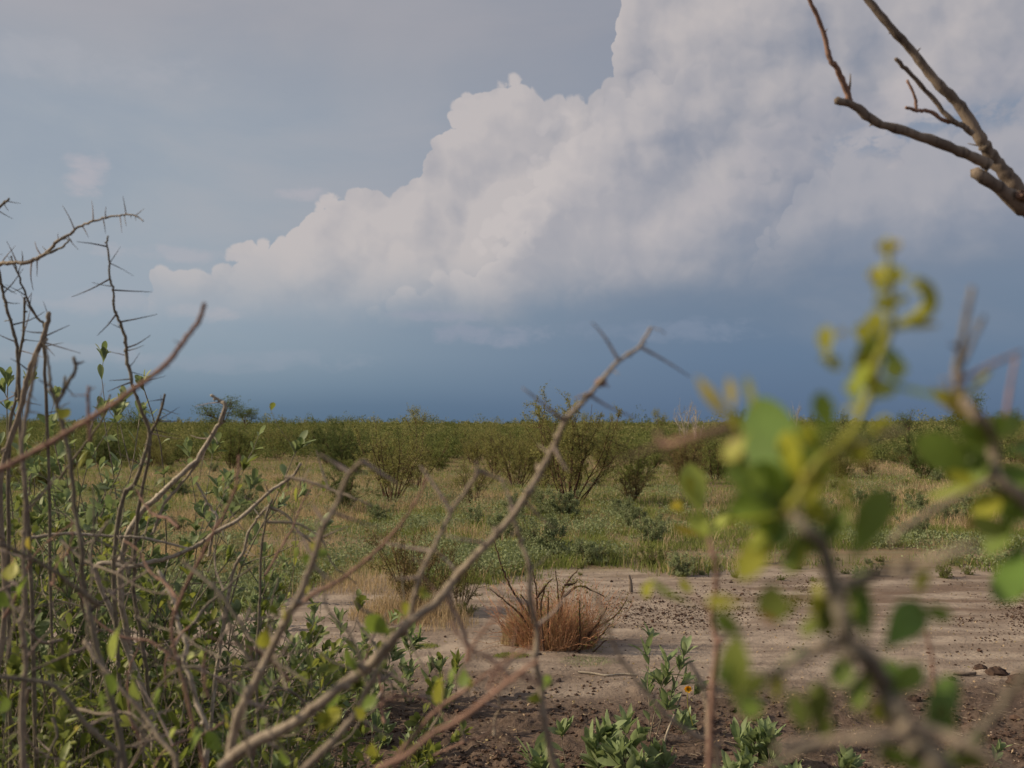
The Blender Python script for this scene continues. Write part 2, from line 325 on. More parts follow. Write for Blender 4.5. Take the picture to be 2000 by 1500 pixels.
def make_ground():
    rr = [0.08]
    while rr[-1] < 9000: rr.append(rr[-1] * (1.0085 if 3.0 < rr[-1] < 14 else 1.03 if rr[-1] < 400 else 1.12))
    rr = np.array(rr); fr = np.radians(np.linspace(-36, 36, 420)); bk = np.radians(np.linspace(36, 324, 90)[1:-1])
    th = np.concatenate((fr, bk)); nr, na = len(rr), len(th)
    RR, TH = np.meshgrid(rr, th, indexing='ij'); X = RR * np.sin(TH); Y = RR * np.cos(TH)
    Z = height(X, Y); v = np.stack((X, Y, Z), -1).reshape(-1, 3)
    i = np.arange(nr - 1)[:, None] * na; j = np.arange(na)[None, :]; j2 = (j + 1) % na
    q = np.stack(np.broadcast_arrays(i + j, i + na + j, i + na + j2, i + j2), -1).reshape(-1, 4)
    v = np.concatenate((v, [[0, 0, float(height(0, 0))]])); c0 = len(v) - 1
    t = np.array([[c0, k, (k + 1) % na] for k in range(na)])
    me = mesh_arrays('ground', v, q, t)
    m, n = newmat('savanna_soil'); geo = n.n('ShaderNodeNewGeometry'); pos = geo.outputs['Position']
    s = n.n('ShaderNodeSeparateXYZ'); n.put(s.inputs[0], pos); y = s.outputs[1]; x = s.outputs[0]
    big = n.noise(pos, 0.8, 4, 0.55); mid = n.noise(pos, 5, 4, 0.6); fin = n.noise(pos, 45, 5, 0.65); vf = n.noise(pos, 220, 3, 0.6)
    sand = n.mix(n.mr(mid, 0.35, 0.68), lin(164, 150, 136), lin(134, 121, 110))
    sand = n.mix(n.mr(fin, 0.55, 0.68, 0, 0.55), sand, lin(114, 98, 87))
    brn = n.m('MULTIPLY', n.m('MULTIPLY', n.mr(x, 0.6, 2.2), n.m('MULTIPLY', n.mr(y, 6.2, 6.9), n.mr(y, 9.3, 8.4))), n.mr(n.noise(n.vm('MULTIPLY', pos, (0.6, 1.6, 1)), 1.6, 4, 0.6), 0.42, 0.62))
    sand = n.mix(n.m('MULTIPLY', brn, 0.85), sand, lin(108, 90, 78))
    stretch = n.noise(n.vm('MULTIPLY', pos, (0.5, 2.2, 1)), 1.5, 4, 0.6)
    sand = n.mix(n.mr(stretch, 0.46, 0.62, 0, 0.7), sand, lin(118, 104, 93))
    dark = n.mix(n.mr(fin, 0.38, 0.62), lin(84, 71, 62), lin(104, 89, 79))  # dark disturbed soil, its tone also standing in for foreground shade
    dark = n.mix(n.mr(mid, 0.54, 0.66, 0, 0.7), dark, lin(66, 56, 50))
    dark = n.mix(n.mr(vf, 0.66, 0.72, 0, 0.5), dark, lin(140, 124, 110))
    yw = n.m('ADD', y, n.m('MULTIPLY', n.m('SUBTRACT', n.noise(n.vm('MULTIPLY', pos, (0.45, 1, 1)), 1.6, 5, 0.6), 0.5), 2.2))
    turf = n.mix(n.mr(mid, 0.35, 0.65), lin(104, 96, 62), lin(130, 108, 80))
    turf = n.mix(n.mr(fin, 0.45, 0.65, 0, 0.6), turf, lin(78, 84, 44))
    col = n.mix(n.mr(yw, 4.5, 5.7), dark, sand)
    xw = n.m('MULTIPLY', n.mr(x, -2.8, -0.6, 1.8, 0), 1.0)
    col = n.mix(n.m('MULTIPLY', n.mr(n.m('ADD', yw, xw), 8.9, 9.8), n.mr(yw, 12.5, 13.5, 0.7, 0.93)), col, turf)
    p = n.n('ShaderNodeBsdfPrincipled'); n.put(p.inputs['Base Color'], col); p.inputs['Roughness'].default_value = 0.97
    p.inputs['Specular IOR Level'].default_value = 0.1
    bp = n.n('ShaderNodeBump'); bp.inputs['Strength'].default_value = 0.7; bp.inputs['Distance'].default_value = 0.02
    hh = n.m('ADD', n.m('MULTIPLY', fin, 1.0), n.m('MULTIPLY', mid, 1.2)); n.put(bp.inputs['Height'], hh)
    n.l.new(bp.outputs[0], p.inputs['Normal']); finish(n, p.outputs[0])
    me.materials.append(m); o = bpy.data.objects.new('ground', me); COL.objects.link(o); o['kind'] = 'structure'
    o['label'] = 'bare sandy pan in front and grassy savanna soil behind'
if not SKYONLY: make_ground()

# ------------------------------------------------------------------ shape builders
def smooth_path(pts, sub=4):
    p = np.asarray(pts, float)
    if len(p) < 3 or sub < 2: return p
    a = np.concatenate(([2 * p[0] - p[1]], p, [2 * p[-1] - p[-2]])); o = []
    for i in range(1, len(a) - 2):
        for t in np.arange(sub) / sub:
            o.append(0.5 * (2 * a[i] + (a[i + 1] - a[i - 1]) * t + (2 * a[i - 1] - 5 * a[i] + 4 * a[i + 1] - a[i + 2]) * t * t + (3 * a[i] - a[i - 1] - 3 * a[i + 1] + a[i + 2]) * t ** 3))
    o.append(p[-1]); return np.array(o)
def tube(mb, pts, r0, r1, sides=6, knob=0.0, tip=False, rg=None):
    p = np.asarray(pts, float); n = len(p)
    if n < 2: return
    rad = np.linspace(r0, r1, n) if np.isscalar(r0) else np.asarray(r0, float)
    if knob and rg is not None: rad = rad * (1 + knob * rg.uniform(-1, 1, n) + 0.5 * knob * (rg.random(n) < 0.12))
    tg = np.gradient(p, axis=0); tg /= np.linalg.norm(tg, axis=1)[:, None] + 1e-12
    u = np.cross(tg[0], (0.3, 0.2, 1.0) if abs(tg[0][2]) < 0.9 else (1, 0, 0)); u /= np.linalg.norm(u)
    a = np.arange(sides) * 2 * math.pi / sides; rings = []
    for i in range(n):
        u = u - tg[i] * np.dot(u, tg[i]); u /= np.linalg.norm(u) + 1e-12; v = np.cross(tg[i], u)
        rings.append(p[i] + rad[i] * (np.cos(a)[:, None] * u + np.sin(a)[:, None] * v))
    vv = np.concatenate(rings)
    i = np.arange(n - 1)[:, None] * sides; j = np.arange(sides)[None, :]; j2 = (j + 1) % sides
    q = np.stack(np.broadcast_arrays(i + j, i + j2, i + sides + j2, i + sides + j), -1).reshape(-1, 4)
    vv = np.concatenate((vv, [p[-1] + tg[-1] * rad[-1] * 0.8])); c = len(vv) - 1
    t = np.array([[(n - 1) * sides + k, (n - 1) * sides + (k + 1) % sides, c] for k in range(sides)])
    mb.add(vv, q, t)
SHAPES = {'obovate': (1.7, 0.62), 'lance': (1.15, 0.85), 'round': (1.2, 0.55), 'strap': (1.0, 0.35)}
def leaves(mb, base, d, nrm, L, W, shape='obovate', fold=0.25, curl=0.25, rows=7):
    "vectorised leaf blades: base, direction, face normal, length and width of each"
    base = np.atleast_2d(base); d = np.atleast_2d(d); nrm = np.atleast_2d(nrm); k = len(base)
    L = np.broadcast_to(np.asarray(L, float), (k,)); W = np.broadcast_to(np.asarray(W, float), (k,)); curl = np.broadcast_to(np.asarray(curl, float), (k,))
    d = d / (np.linalg.norm(d, axis=1)[:, None] + 1e-12)
    s = np.cross(d, nrm); s /= np.linalg.norm(s, axis=1)[:, None] + 1e-12; nn = np.cross(s, d)
    tt = 1 - (1 - np.linspace(0, 1, rows)) ** 1.35; a_, b_ = SHAPES[shape]; prof = np.maximum(np.sin(math.pi * np.clip(tt, 0, 1) ** a_) ** b_, 0.04)
    vs = []
    for w_, t in zip(prof, tt):
        c = base + d * (L * (t - 0.25 * np.abs(curl) * t * t))[:, None] - nn * (L * curl * t * t)[:, None]
        off = s * (W * 0.5 * w_)[:, None]; up = nn * (W * 0.5 * w_ * fold)[:, None]
        vs += [c - off + up, c, c + off + up]
    v = np.stack(vs, 1).reshape(-1, 3); q = []
    for r in range(rows - 1): q += [(3 * r, 3 * r + 1, 3 * r + 4, 3 * r + 3), (3 * r + 1, 3 * r + 2, 3 * r + 5, 3 * r + 4)]
    q = (np.array(q)[None] + (np.arange(k) * 3 * rows)[:, None, None]).reshape(-1, 4); mb.add(v, q)
def cards(mb, c, size, rg, asp=0.55, up=0.0):
    "small rhombic leaflets with random facing"
    k = len(c); d = rg.normal(size=(k, 3)); d[:, 2] += up; d /= np.linalg.norm(d, axis=1)[:, None]
    s = np.cross(d, rg.normal(size=(k, 3))); s /= np.linalg.norm(s, axis=1)[:, None]
    size = np.broadcast_to(np.asarray(size, float), (k,)) * rg.uniform(0.7, 1.3, k)
    a = d * (size * 0.5)[:, None]; b = s * (size * 0.5 * asp)[:, None]
    v = np.stack((c - a, c + b, c + a, c - b), 1).reshape(-1, 3); mb.add(v, np.arange(4 * k).reshape(-1, 4))
def unit(v): v = np.asarray(v, float); return v / (np.linalg.norm(v) + 1e-12)
def walk(rg, p, d, length, n, wander, up=0.0):
    "zigzag path"
    pts = [np.array(p, float)]; d = unit(d)
    for i in range(n):
        d = unit(d + rg.normal(size=3) * wander + np.array((0, 0, up))); pts.append(pts[-1] + d * length / n)
    return np.array(pts)

# ------------------------------------------------------------------ background shrubs and trees (built once, then copied)
def shrub_meshes(seed, h, wd, nstem, fol, leafn, leafsize, bare=0.25, stemr=0.012, flat=0.0, sub=5, twigs=4, up=0.05, fan=1.0, barkm='bark_shrub'):
    "vase-shaped many-stemmed bush: (stems mesh, foliage mesh)"
    rg = np.random.default_rng(seed); ms, mf = MB(), MB(); pts = []
    for i in range(nstem):
        a = rg.uniform(0, 2 * math.pi); lean = (rg.uniform(0.05, 1.0) ** 0.7) * fan * math.atan2(wd / 2, h * 0.9)
        d = (math.sin(a) * math.sin(lean), math.cos(a) * math.sin(lean), math.cos(lean))
        b = np.array((math.sin(a), math.cos(a), 0)) * rg.uniform(0, 0.06) * wd; b[2] = -0.05
        L = h * rg.uniform(0.75, 1.05) / max(0.45, math.cos(lean) ** 0.7)
        st = walk(rg, b, d, L, 9, 0.09, up); tube(ms, st, stemr * rg.uniform(.7, 1.2), stemr * 0.25, 5)
        for k in range(sub):
            t = rg.uniform(bare, 0.95); q = st[int(t * 9)]; dd = unit(st[min(9, int(t * 9) + 1)] - q if int(t * 9) < 9 else st[9] - st[8])
            br = walk(rg, q, dd + rg.normal(size=3) * 0.55, L * rg.uniform(0.18, 0.42) * (1.15 - t * 0.5), 6, 0.18, up); tube(ms, br, stemr * 0.45, stemr * 0.15, 4)
            for m_ in range(twigs):
                qq = br[rg.integers(1, 7)]; tw = walk(rg, qq, (br[-1] - br[0]) * 0 + unit(br[-1] - br[0]) + rg.normal(size=3) * 0.7, L * rg.uniform(0.06, 0.16), 3, 0.3, up)
                tube(ms, tw, stemr * 0.2, stemr * 0.08, 3); pts.append(tw)
            pts.append(br[2:])
    seg = np.concatenate([np.stack((a_[:-1], a_[1:]), 1) for a_ in pts])
    i = rg.integers(0, len(seg), leafn); t = rg.random(leafn)[:, None]
    c = seg[i, 0] * (1 - t) + seg[i, 1] * t + rg.normal(size=(leafn, 3)) * leafsize * 0.8
    if flat: c[:, 2] = np.where(c[:, 2] > h * flat, c[:, 2], h * flat + (c[:, 2] - h * flat) * 0.2)
    c = c[c[:, 2] > 0.03]; cards(mf, c, leafsize, rg)
    v = [mesh_arrays('stems', np.concatenate(ms.v), np.concatenate(ms.q), np.concatenate(ms.t)), mesh_arrays('foliage', np.concatenate(mf.v), np.concatenate(mf.q), None, False)]
    v[0].materials.append(M[barkm]); v[1].materials.append(M[fol]); return v
def tree_meshes(seed, h, wd, fol, kind):
    "small savanna tree: short trunk, forking limbs, flat or round crown"
    rg = np.random.default_rng(seed); ms, mf = MB(), MB(); C = []
    forks = 5 if kind != 'dead' else 6
    tr = walk(rg, (0, 0, -0.1), (rg.uniform(-.15, .15), 0, 1), h * 0.42, 4, 0.08); tube(ms, tr, h * 0.035, h * 0.024, 6)
    for i in range(forks):
        a = i * 2 * math.pi / forks + rg.uniform(-.4, .4); sp = 1.1 if kind == 'flat' else 0.65
        d = (math.sin(a) * sp, math.cos(a) * sp, 0.75); st = tr[rg.integers(2, 5)]
        lm = walk(rg, st, d, h * 0.60 if kind != 'flat' else wd * 0.48, 6, 0.16, 0.08 if kind != 'flat' else 0.02); tube(ms, lm, h * 0.018, h * 0.006, 5)
        for k in range(7):
            q = lm[rg.integers(2, 7)]; b = walk(rg, q, unit(lm[-1] - lm[0]) + rg.normal(size=3) * 0.7, h * 0.25, 4, 0.25, 0.06); tube(ms, b, h * 0.008, h * 0.002, 4)
            if kind == 'dead':
                for e in range(2): tube(ms, walk(rg, b[rg.integers(1, 5)], rg.normal(size=3) + (0, 0, .4), h * 0.1, 3, 0.3), h * 0.004, h * 0.0015, 3)
            C.append(b[-1]); C.append(b[2])
    if kind != 'dead':
        C = np.array(C); n = 3200; i = rg.integers(0, len(C), n); s = (wd * 0.10, wd * 0.10, h * (0.035 if kind == 'flat' else 0.09))
        c = C[i] + rg.normal(size=(n, 3)) * s; cards(mf, c, h * 0.035, rg)
    out_ = [mesh_arrays('trunk', np.concatenate(ms.v), np.concatenate(ms.q), np.concatenate(ms.t))]
    out_[0].materials.append(M['bark_shrub'] if kind != 'dead' else M['bark_dead'])
    if kind != 'dead':
        out_.append(mesh_arrays('crown', np.concatenate(mf.v), np.concatenate(mf.q), None, False)); out_[1].materials.append(M[fol])
    return out_
def place(kind_name, meshes, names, x, y, scale, rz, label, cat, group=None, sz=1.0):
    z = float(height(x, y))
    o = bpy.data.objects.new(kind_name, None); COL.objects.link(o); o.location = (x, y, z - 0.01); o.rotation_euler = (0, 0, rz); o.scale = (scale, scale, scale * sz)
    tag(o, label, cat, group)
    for me, nm in zip(meshes, names):
        c_ = bpy.data.objects.new(nm, me); COL.objects.link(c_); c_.parent = o
    return o
rnd = random.Random(11)
if not SKYONLY:
    SH = {
     'olive': shrub_meshes(1, 1.6, 2.3, 22, 'fol_olive', 20000, 0.026, 0.25, 0.012),
     'olive_open': shrub_meshes(2, 1.5, 2.0, 14, 'fol_olive', 7000, 0.028, 0.3, 0.012),
     'green': shrub_meshes(3, 1.5, 2.6, 20, 'fol_green', 17000, 0.032, 0.15, 0.012),
     'green_low': shrub_meshes(4, 1.0, 2.2, 18, 'fol_green', 15000, 0.030, 0.1, 0.010),
     'dark': shrub_meshes(5, 1.6, 2.4, 18, 'fol_dark', 17000, 0.034, 0.1, 0.012),
     'brown': shrub_meshes(6, 1.3, 2.0, 20, 'fol_brown', 12000, 0.026, 0.2, 0.011),
     'silver': shrub_meshes(8, 0.42, 0.75, 26, 'fol_silver', 8000, 0.020, 0.05, 0.004, sub=3, twigs=2),
     'herb': shrub_meshes(9, 0.35, 0.6, 20, 'fol_green', 3600, 0.018, 0.05, 0.004, sub=3, twigs=2),
    }
    NM = ('stems', 'foliage')
    def at(px, py): g = G(px, py); return float(g[0]), float(g[1])
    def shrub(key, px, py, scale, label, cat='bush', name='thorn_bush', group=None, sz=1.0, rz=None):
        x, y = at(px, py)
        return place(name, SH[key], NM, x, y, scale, rnd.uniform(0, 6.28) if rz is None else rz, label, cat, group, sz)
    # the ones the photo shows as individuals
    shrub('olive', 1112, 985, 1.12, 'large vase-shaped thorn bush with many dark stems standing alone before the thicket', sz=0.98)
    shrub('olive', 1010, 950, 0.8, 'olive thorn bush just behind and touching the large vase-shaped one')
    shrub('olive_open', 762, 982, 0.95, 'sparse thorn bush with thin slanting bare stems in the grass')
    shrub('olive_open', 815, 955, 0.8, 'airy thorn bush behind the one with slanting bare stems')
    shrub('olive_open', 925, 985, 0.5, 'crooked small thorn bush at the foot of the large vase-shaped bush')
    shrub('brown', 1235, 980, 0.5, 'twiggy brown bush beside the large vase-shaped thorn bush', sz=0.8)
    shrub('green', 1240, 950, 0.7, 'leafy green bush filling the gap right behind the twiggy brown bush')
    shrub('brown', 1340, 945, 0.8, 'wide brownish bush behind the pale blurred leaf')
    shrub('brown', 1440, 935, 0.9, 'brown twiggy bush half hidden behind the big dark blurred leaf')
    shrub('dark', 672, 1000, 0.42, 'small dark green bush in the tan grass')
    shrub('dark', 668, 925, 0.8, 'dark rounded bush at the edge of the thicket above the tan grass')
    shrub('green_low', 1640, 930, 0.9, 'low spreading green bush behind the blurred leafy twig')
    shrub('dark', 1800, 935, 0.8, 'dark thorny bush at the edge of the tall tan grass')
    shrub('silver', 1105, 1012, 1.1, 'grey green bushlet right under the large vase-shaped thorn bush', name='grey_shrub')
    shrub('silver', 1155, 1100, 0.62, 'round dark silvery bushlet at the edge of the bare pan', name='grey_shrub')
    shrub('silver', 1060, 1085, 1.1, 'loose silvery bush just left of the round dark silvery bushlet', name='grey_shrub')
    shrub('silver', 1235, 1028, 0.8, 'silvery bushlet standing in pale tan grass beyond the round one', name='grey_shrub')
    shrub('silver', 1790, 1000, 0.8, 'dark silvery bushlet among tall tan grass', name='grey_shrub')
    shrub('silver', 740, 1020, 0.7, 'silvery bushlet below the slanting bare stems', name='grey_shrub')
    shrub('silver', 480, 985, 0.8, 'silvery bushlet beside the pale dead fork', name='grey_shrub')
    shrub('silver', 435, 1110, 0.6, 'silvery bushlet near the sandy strip', name='grey_shrub')
    shrub('herb', 1275, 1105, 0.75, 'bright green weedy bush at the near edge of the grass', name='green_herb')
    shrub('silver', 1330, 1125, 0.5, 'thin grey green herb on the rim of the pan', name='green_herb')
    shrub('herb', 1195, 1098, 0.5, 'small green herb between the silvery bushlet and the weedy bush', name='green_herb')
    shrub('herb', 1470, 1100, 0.5, 'low green herb on the pale strip behind the near leafy twigs', name='green_herb')
    shrub('herb', 1845, 1130, 0.42, 'isolated green herb on the rim of the pebbly pan', name='green_herb')
    shrub('herb', 910, 1205, 0.34, 'dark green herb beside the brown grassy shrub', name='green_herb')
    shrub('herb', 1700, 1125, 0.42, 'leafy green tuft just beyond the pebbly ground', name='green_herb')
    LMK = [(30, 'behind the upright pale stem'), (130, 'behind the forked grey stem'), (262, 'under the dark dense tree'), (430, 'below the flat-topped acacias'), (560, 'right of the flat-topped acacias'), (700, 'behind the forked thorny stem'), (820, 'below the lone thin-crowned tree'), (930, 'left of the vase-shaped bush'), (1112, 'behind the vase-shaped bush'), (1225, 'behind the twiggy brown bush'), (1335, 'below the bare whitish trees'), (1437, 'below the round-crowned dark tree'), (1554, 'below the crooked dead tree'), (1680, 'behind the yellow-green shoot'), (1775, 'below the broad low green tree'), (1880, 'behind the grey forked twig'), (1980, 'at the far right end')]
    def near_lm(px): return min(LMK, key=lambda q: abs(q[0] - px))[1]
    SEEN = {}
    def lab_of(what, px, extra):
        base_ = f'{what} {near_lm(px)}'; k_ = SEEN.get(base_, 0); SEEN[base_] = k_ + 1
        return base_
    for i in range(26):
        px = rnd.uniform(1000, 1990); py = rnd.uniform(1092, 1135)
        shrub(rnd.choice(['herb', 'silver']), px, py, rnd.uniform(0.12, 0.28), ('tiny green weed ' if rnd.random() < .5 else 'tiny greyish weed ') + ('on the bare sand ' if py > 1113 else 'at the grass edge ') + near_lm(px), 'weed', 'small_weed', 'tiny weeds along the rim of the pan')
    # scattered small bushlets of the grassland
    for i in range(60):
        px = rnd.uniform(20, 1980); py = rnd.uniform(895, 1060)
        k = rnd.choice(['silver', 'silver', 'herb'])
        row = 'far back in the grass' if py < 945 else 'mid way in the grass' if py < 1000 else 'near the front of the grass'
        shrub(k, px, py, rnd.uniform(0.4, 0.95), lab_of(('silvery' if k == 'silver' else 'green') + ' bushlet ' + row, px, ''), 'bushlet', 'low_bushlet', 'low bushlets in the grassland')
    # thicket: individual bushes up to the skyline
    n = 0; spots_ = []
    while n < 285:
        dist = 23 + 55 * rnd.random() ** 1.1; ang = rnd.uniform(-0.56, 0.56); x, y = dist * math.sin(ang), dist * math.cos(ang)
        px = 1000 + FPX * x / y
        dens = 0.35 + 0.9 * float(fbm(x, y, 0.05, 3, 21))
        if dist < 40 and (rnd.random() > (0.30 if px > 600 else 0.5) or 150 < px < 650 and dist < 34): continue
        if rnd.random() > dens: continue
        if any((x - a) ** 2 + (y - b) ** 2 < 0.9 for a, b in spots_): continue
        spots_.append((x, y)); n += 1
        wl = ['green', 'dark', 'dark', 'green_low', 'green', 'olive'] if px < 880 and dist > 34 else ['olive', 'green', 'olive', 'brown', 'green_low', 'olive_open', 'green']
        k = rnd.choice(wl); s_ = rnd.uniform(0.42, 0.88) + (0.2 if rnd.random() < 0.12 else 0)
        lab = {'green': 'mid green bush in the thicket', 'dark': 'dark green bush in the thicket', 'green_low': 'low spreading green bush in the thicket', 'olive': 'olive vase-shaped bush in the thicket', 'brown': 'brownish twiggy bush in the thicket', 'olive_open': 'sparse olive bush in the thicket'}[k]
        row = 'front of the thicket' if dist < 36 else 'middle of the thicket' if dist < 52 else 'back of the thicket'
        sz_ = 'small ' if s_ < 0.6 else '' if s_ < .8 else 'big '
        place('thicket_bush', SH[k], NM, x, y, s_, rnd.uniform(0, 6.28), lab_of(sz_ + lab.replace(' in the thicket', '').replace('vase-shaped ', '').replace('mid ', '').replace('low spreading', 'spreading') + ' in the ' + row, px, ''), 'bush', lab.replace('bush', 'bushes'), rnd.uniform(0.8, 1.0))
    # beyond: far bush that reads as one mass
    fb = MB(); fd = MB(); rg = np.random.default_rng(77); cc = [[], []]; ss = [[], []]
    for i in range(8500):
        dist = 33 + 480 * rg.random() ** 1.5; ang = rg.uniform(-0.58, 0.58); x, y = dist * math.sin(ang), dist * math.cos(ang)
        nz_ = float(fbm(x, y, .045, 3, 29)); px_ = 1000 + FPX * x / y
        if dist < 33 + 22 * float(fbm(x, y, .18, 2, 33)) ** 1.5 * 2: continue
        if dist < 90 and nz_ < .44 and rg.random() < .75: continue
        dk = int(rg.random() < (.75 if nz_ > .56 - (.06 if px_ < 900 else 0) else .15))
        hh = rg.uniform(0.45, 1.25) * (1 + (rg.uniform(.3, 1.5) if rg.random() < 0.14 + 0.5 * (fbm(x, y, .03, 2, 19) > .6) else 0)); wd = rg.uniform(1.2, 2.8); k = int(100 + 14000 / dist)
        a = rg.uniform(0, 2 * math.pi, k); rr = np.sqrt(rg.random(k)) * wd / 2; zz = rg.random(k) ** .6
        zt = hh * (1 - 0.55 * (rr / wd * 2) ** 2) * (0.15 + 0.85 * zz)
        cc[dk].append(np.stack((x + np.cos(a) * rr, y + np.sin(a) * rr, float(height(x, y)) + zt), 1)); ss[dk].append(np.full(k, 0.035 + dist * 0.0008))
    cards(fb, np.concatenate(cc[0]), np.concatenate(ss[0]), rg, 0.7); cards(fd, np.concatenate(cc[1]), np.concatenate(ss[1]), rg, 0.7)
    M['fol_far'] = leafmat('far_bush_foliage', [(126, 128, 80), (140, 140, 90), (114, 118, 74), (154, 146, 104), (132, 132, 84)], 0.25, 0.8, 0.05, 0.30, (78, 90, 50))  # bush-sized dark patches painted in for missing light and shade
    o = fb.build('far_bushland', M['fol_far'], smooth=False); tag(o, 'far olive bushland merging into one line at the skyline', 'bushland', None, 'stuff')
    M['fol_far_dark'] = leafmat('far_dark_foliage', [(94, 104, 60), (106, 114, 68), (86, 96, 56), (116, 122, 74)], 0.2, 0.8, 0.05, 0.3)  # dark clumps: partly greener bush, partly shading put into the colour
    tag(fd.build('far_dark_bushland', M['fol_far_dark'], smooth=False), 'darker green clumps of far bush scattered through the olive bushland', 'bushland', None, 'stuff')
    # skyline trees
    TR = {'flat': tree_meshes(31, 4.0, 5.0, 'fol_dark', 'flat'), 'flat2': tree_meshes(32, 3.8, 4.2, 'fol_dark', 'flat'), 'round': tree_meshes(33, 3.4, 3.2, 'fol_dark', 'round'),
          'thin': tree_meshes(34, 3.4, 3.0, 'fol_olive', 'round'), 'dead': tree_meshes(35, 3.6, 3.0, None, 'dead')}
    def tree(key, px, ytop, hpix, dist, label, sx=1.0, name='acacia_tree', rz=0.0):
        a = (px - 1000) / FPX; y = dist; x = a * dist; H = {'flat': 3.3, 'flat2': 3.1, 'round': 3.6, 'thin': 3.6, 'dead': 3.8}[key]
        z0 = float(height(x, y)); ztop = HCAM + (845 - ytop) / FPX * dist; s_ = max(0.3, (ztop - z0) / H)
        o = place(name, TR[key], ('trunk', 'crown'), x, y, s_, rz, label, 'tree'); o.scale = (s_ * sx, s_ * sx, s_); return o
    tree('flat', 428, 793, 30, 130, 'wide flat-topped dark acacia on the skyline behind the pale dead twig', 1.15)
    tree('flat2', 480, 797, 26, 140, 'small neat flat-topped acacia just right of the wide one', 0.75)
    tree('thin', 820, 801, 26, 120, 'lone thin-crowned tree breaking the middle of the skyline', 0.75)
    tree('round', 262, 795, 40, 95, 'dark dense tree on the skyline behind the tall thorny twig', 1.0)
    tree('thin', 1289, 805, 20, 130, 'small green tree on the skyline left of the bare white tree', 0.6)
    tree('dead', 1335, 790, 60, 60, 'bare whitish dead tree rising above the bush line', 0.55, 'dead_tree')
    tree('dead', 1360, 800, 60, 58, 'lower bare whitish dead tree leaning on the taller bare one', 0.6, 'dead_tree', 2.0)
    tree('round', 1437, 796, 24, 120, 'dark round-crowned tree above the near yellow shoots', 0.7)
    tree('dead', 1554, 793, 30, 120, 'small dead crooked tree standing alone on the skyline', 0.6, 'dead_tree', 1.0)
    tree('round', 1590, 806, 24, 130, 'low dark tree right of the crooked dead tree', 0.6)
    tree('round', 1650, 806, 24, 130, 'low tree behind the yellow blurred shoot', 0.6, rz=1.0)
    tree('round', 1775, 804, 24, 110, 'broad low green tree between the yellow shoot and the grey twigs', 1.0, rz=2.0)
    tree('flat', 1890, 788, 24, 110, 'broad dark tree behind the grey forked twig', 0.8, rz=1.0)
    tree('round', 1975, 800, 24, 110, 'dark tree at the far end of the skyline near the thin grey twig', 0.9, rz=3.0)
    tree('thin', 1150, 812, 24, 90, 'small leafy tree peeking above the large vase-shaped bush', 0.6)
    tree('thin', 1200, 814, 24, 100, 'slim sapling top showing beside the blurred thorn', 0.45, rz=1.3)
    tree('round', 1078, 812, 24, 110, 'low dark treetop behind the blurred thorn fork', 0.9, rz=0.6)
    tree('round', 650, 814, 24, 140, 'low rounded treetop above the dark bushes', 0.8, rz=0.6)
    tree('thin', 553, 818, 24, 140, 'small rounded treetop right of the two flat acacias', 0.6, rz=2.6)

# ------------------------------------------------------------------ grass
def blades(mb, x, y, hgt, wid, lean, rg, z=None):
    k = len(x); z = height(x, y) if z is None else z
    b = np.stack((x, y, z - 0.01), 1); a = rg.uniform(0, 2 * math.pi, k); d = np.stack((np.cos(a), np.sin(a), np.zeros(k)), 1)
    ln = rg.uniform(0.1, 1.0, k) * lean; s = rg.normal(size=(k, 3)); s[:, 2] = 0; s /= np.linalg.norm(s, axis=1)[:, None]; s *= (wid * 0.5)[:, None]
    up = np.zeros((k, 3)); up[:, 2] = 1
    m1 = b + up * (hgt * 0.55)[:, None] + d * (hgt * ln * 0.3)[:, None]; tp = b + up * (hgt * np.sqrt(np.clip(1 - ln * ln * 0.6, 0.2, 1)))[:, None] + d * (hgt * ln)[:, None]
    v = np.stack((b - s, b + s, m1 + s * 0.8, m1 - s * 0.8, tp), 1).reshape(-1, 3); i = np.arange(k)[:, None] * 5
    mb.add(v, i + np.array([[0, 1, 2, 3]]), i + np.array([[3, 2, 4]]))
def to_px(x, y): 
    yy = y * CP - HCAM * SP; zz = -y * SP - HCAM * CP
    return 1000 + x / yy * FPX, 750 - zz / yy * FPX
EDGE = ([-200, 250, 430, 520, 600, 700, 850, 950, 1150, 1300, 1500, 1700, 2200], [1230, 1225, 1205, 1190, 1172, 1158, 1158, 1142, 1118, 1126, 1114, 1120, 1116])
def cover(x, y):
    "0..1 how grassy the ground is"
    px, py = to_px(x, y); e = np.interp(px, *EDGE) + (fbm(x, y, 1.0, 4, 41) - 0.5) * 90
    c_ = np.clip((e - py) / 38, 0, 1) * np.clip((fbm(x, y, 2.6, 3, 43) - 0.30) * 5 + (e - py) / 50, 0, 1)
    strip = np.exp(-((py - 1066 - (px - 640) * 0.02) / 15) ** 2) * np.clip((px - 470) / 40, 0, 1) * np.clip((830 - px) / 60, 0, 1)
    strip2 = np.exp(-((py - 1088 + (px - 1500) * 0.005) / 15) ** 2) * np.clip((px - 1210) / 80, 0, 1)
    n = fbm(x, y, 2.0, 3, 51)
    return c_ * np.clip(1 - np.maximum(strip, strip2) * 1.15, 0, 1) * np.clip((n - 0.22) * 4.5, 0.15, 1)
def scatter(n, rg, p0=872, p1=1225):
    py = rg.uniform(p0, p1, n); px = rg.uniform(-160, 2160, n)
    q = np.stack(((px - 1000) / FPX, CP - (750 - py) / FPX * SP, SP + (750 - py) / FPX * CP), 1)
    t = -HCAM / q[:, 2]; return q[:, 0] * t, q[:, 1] * t
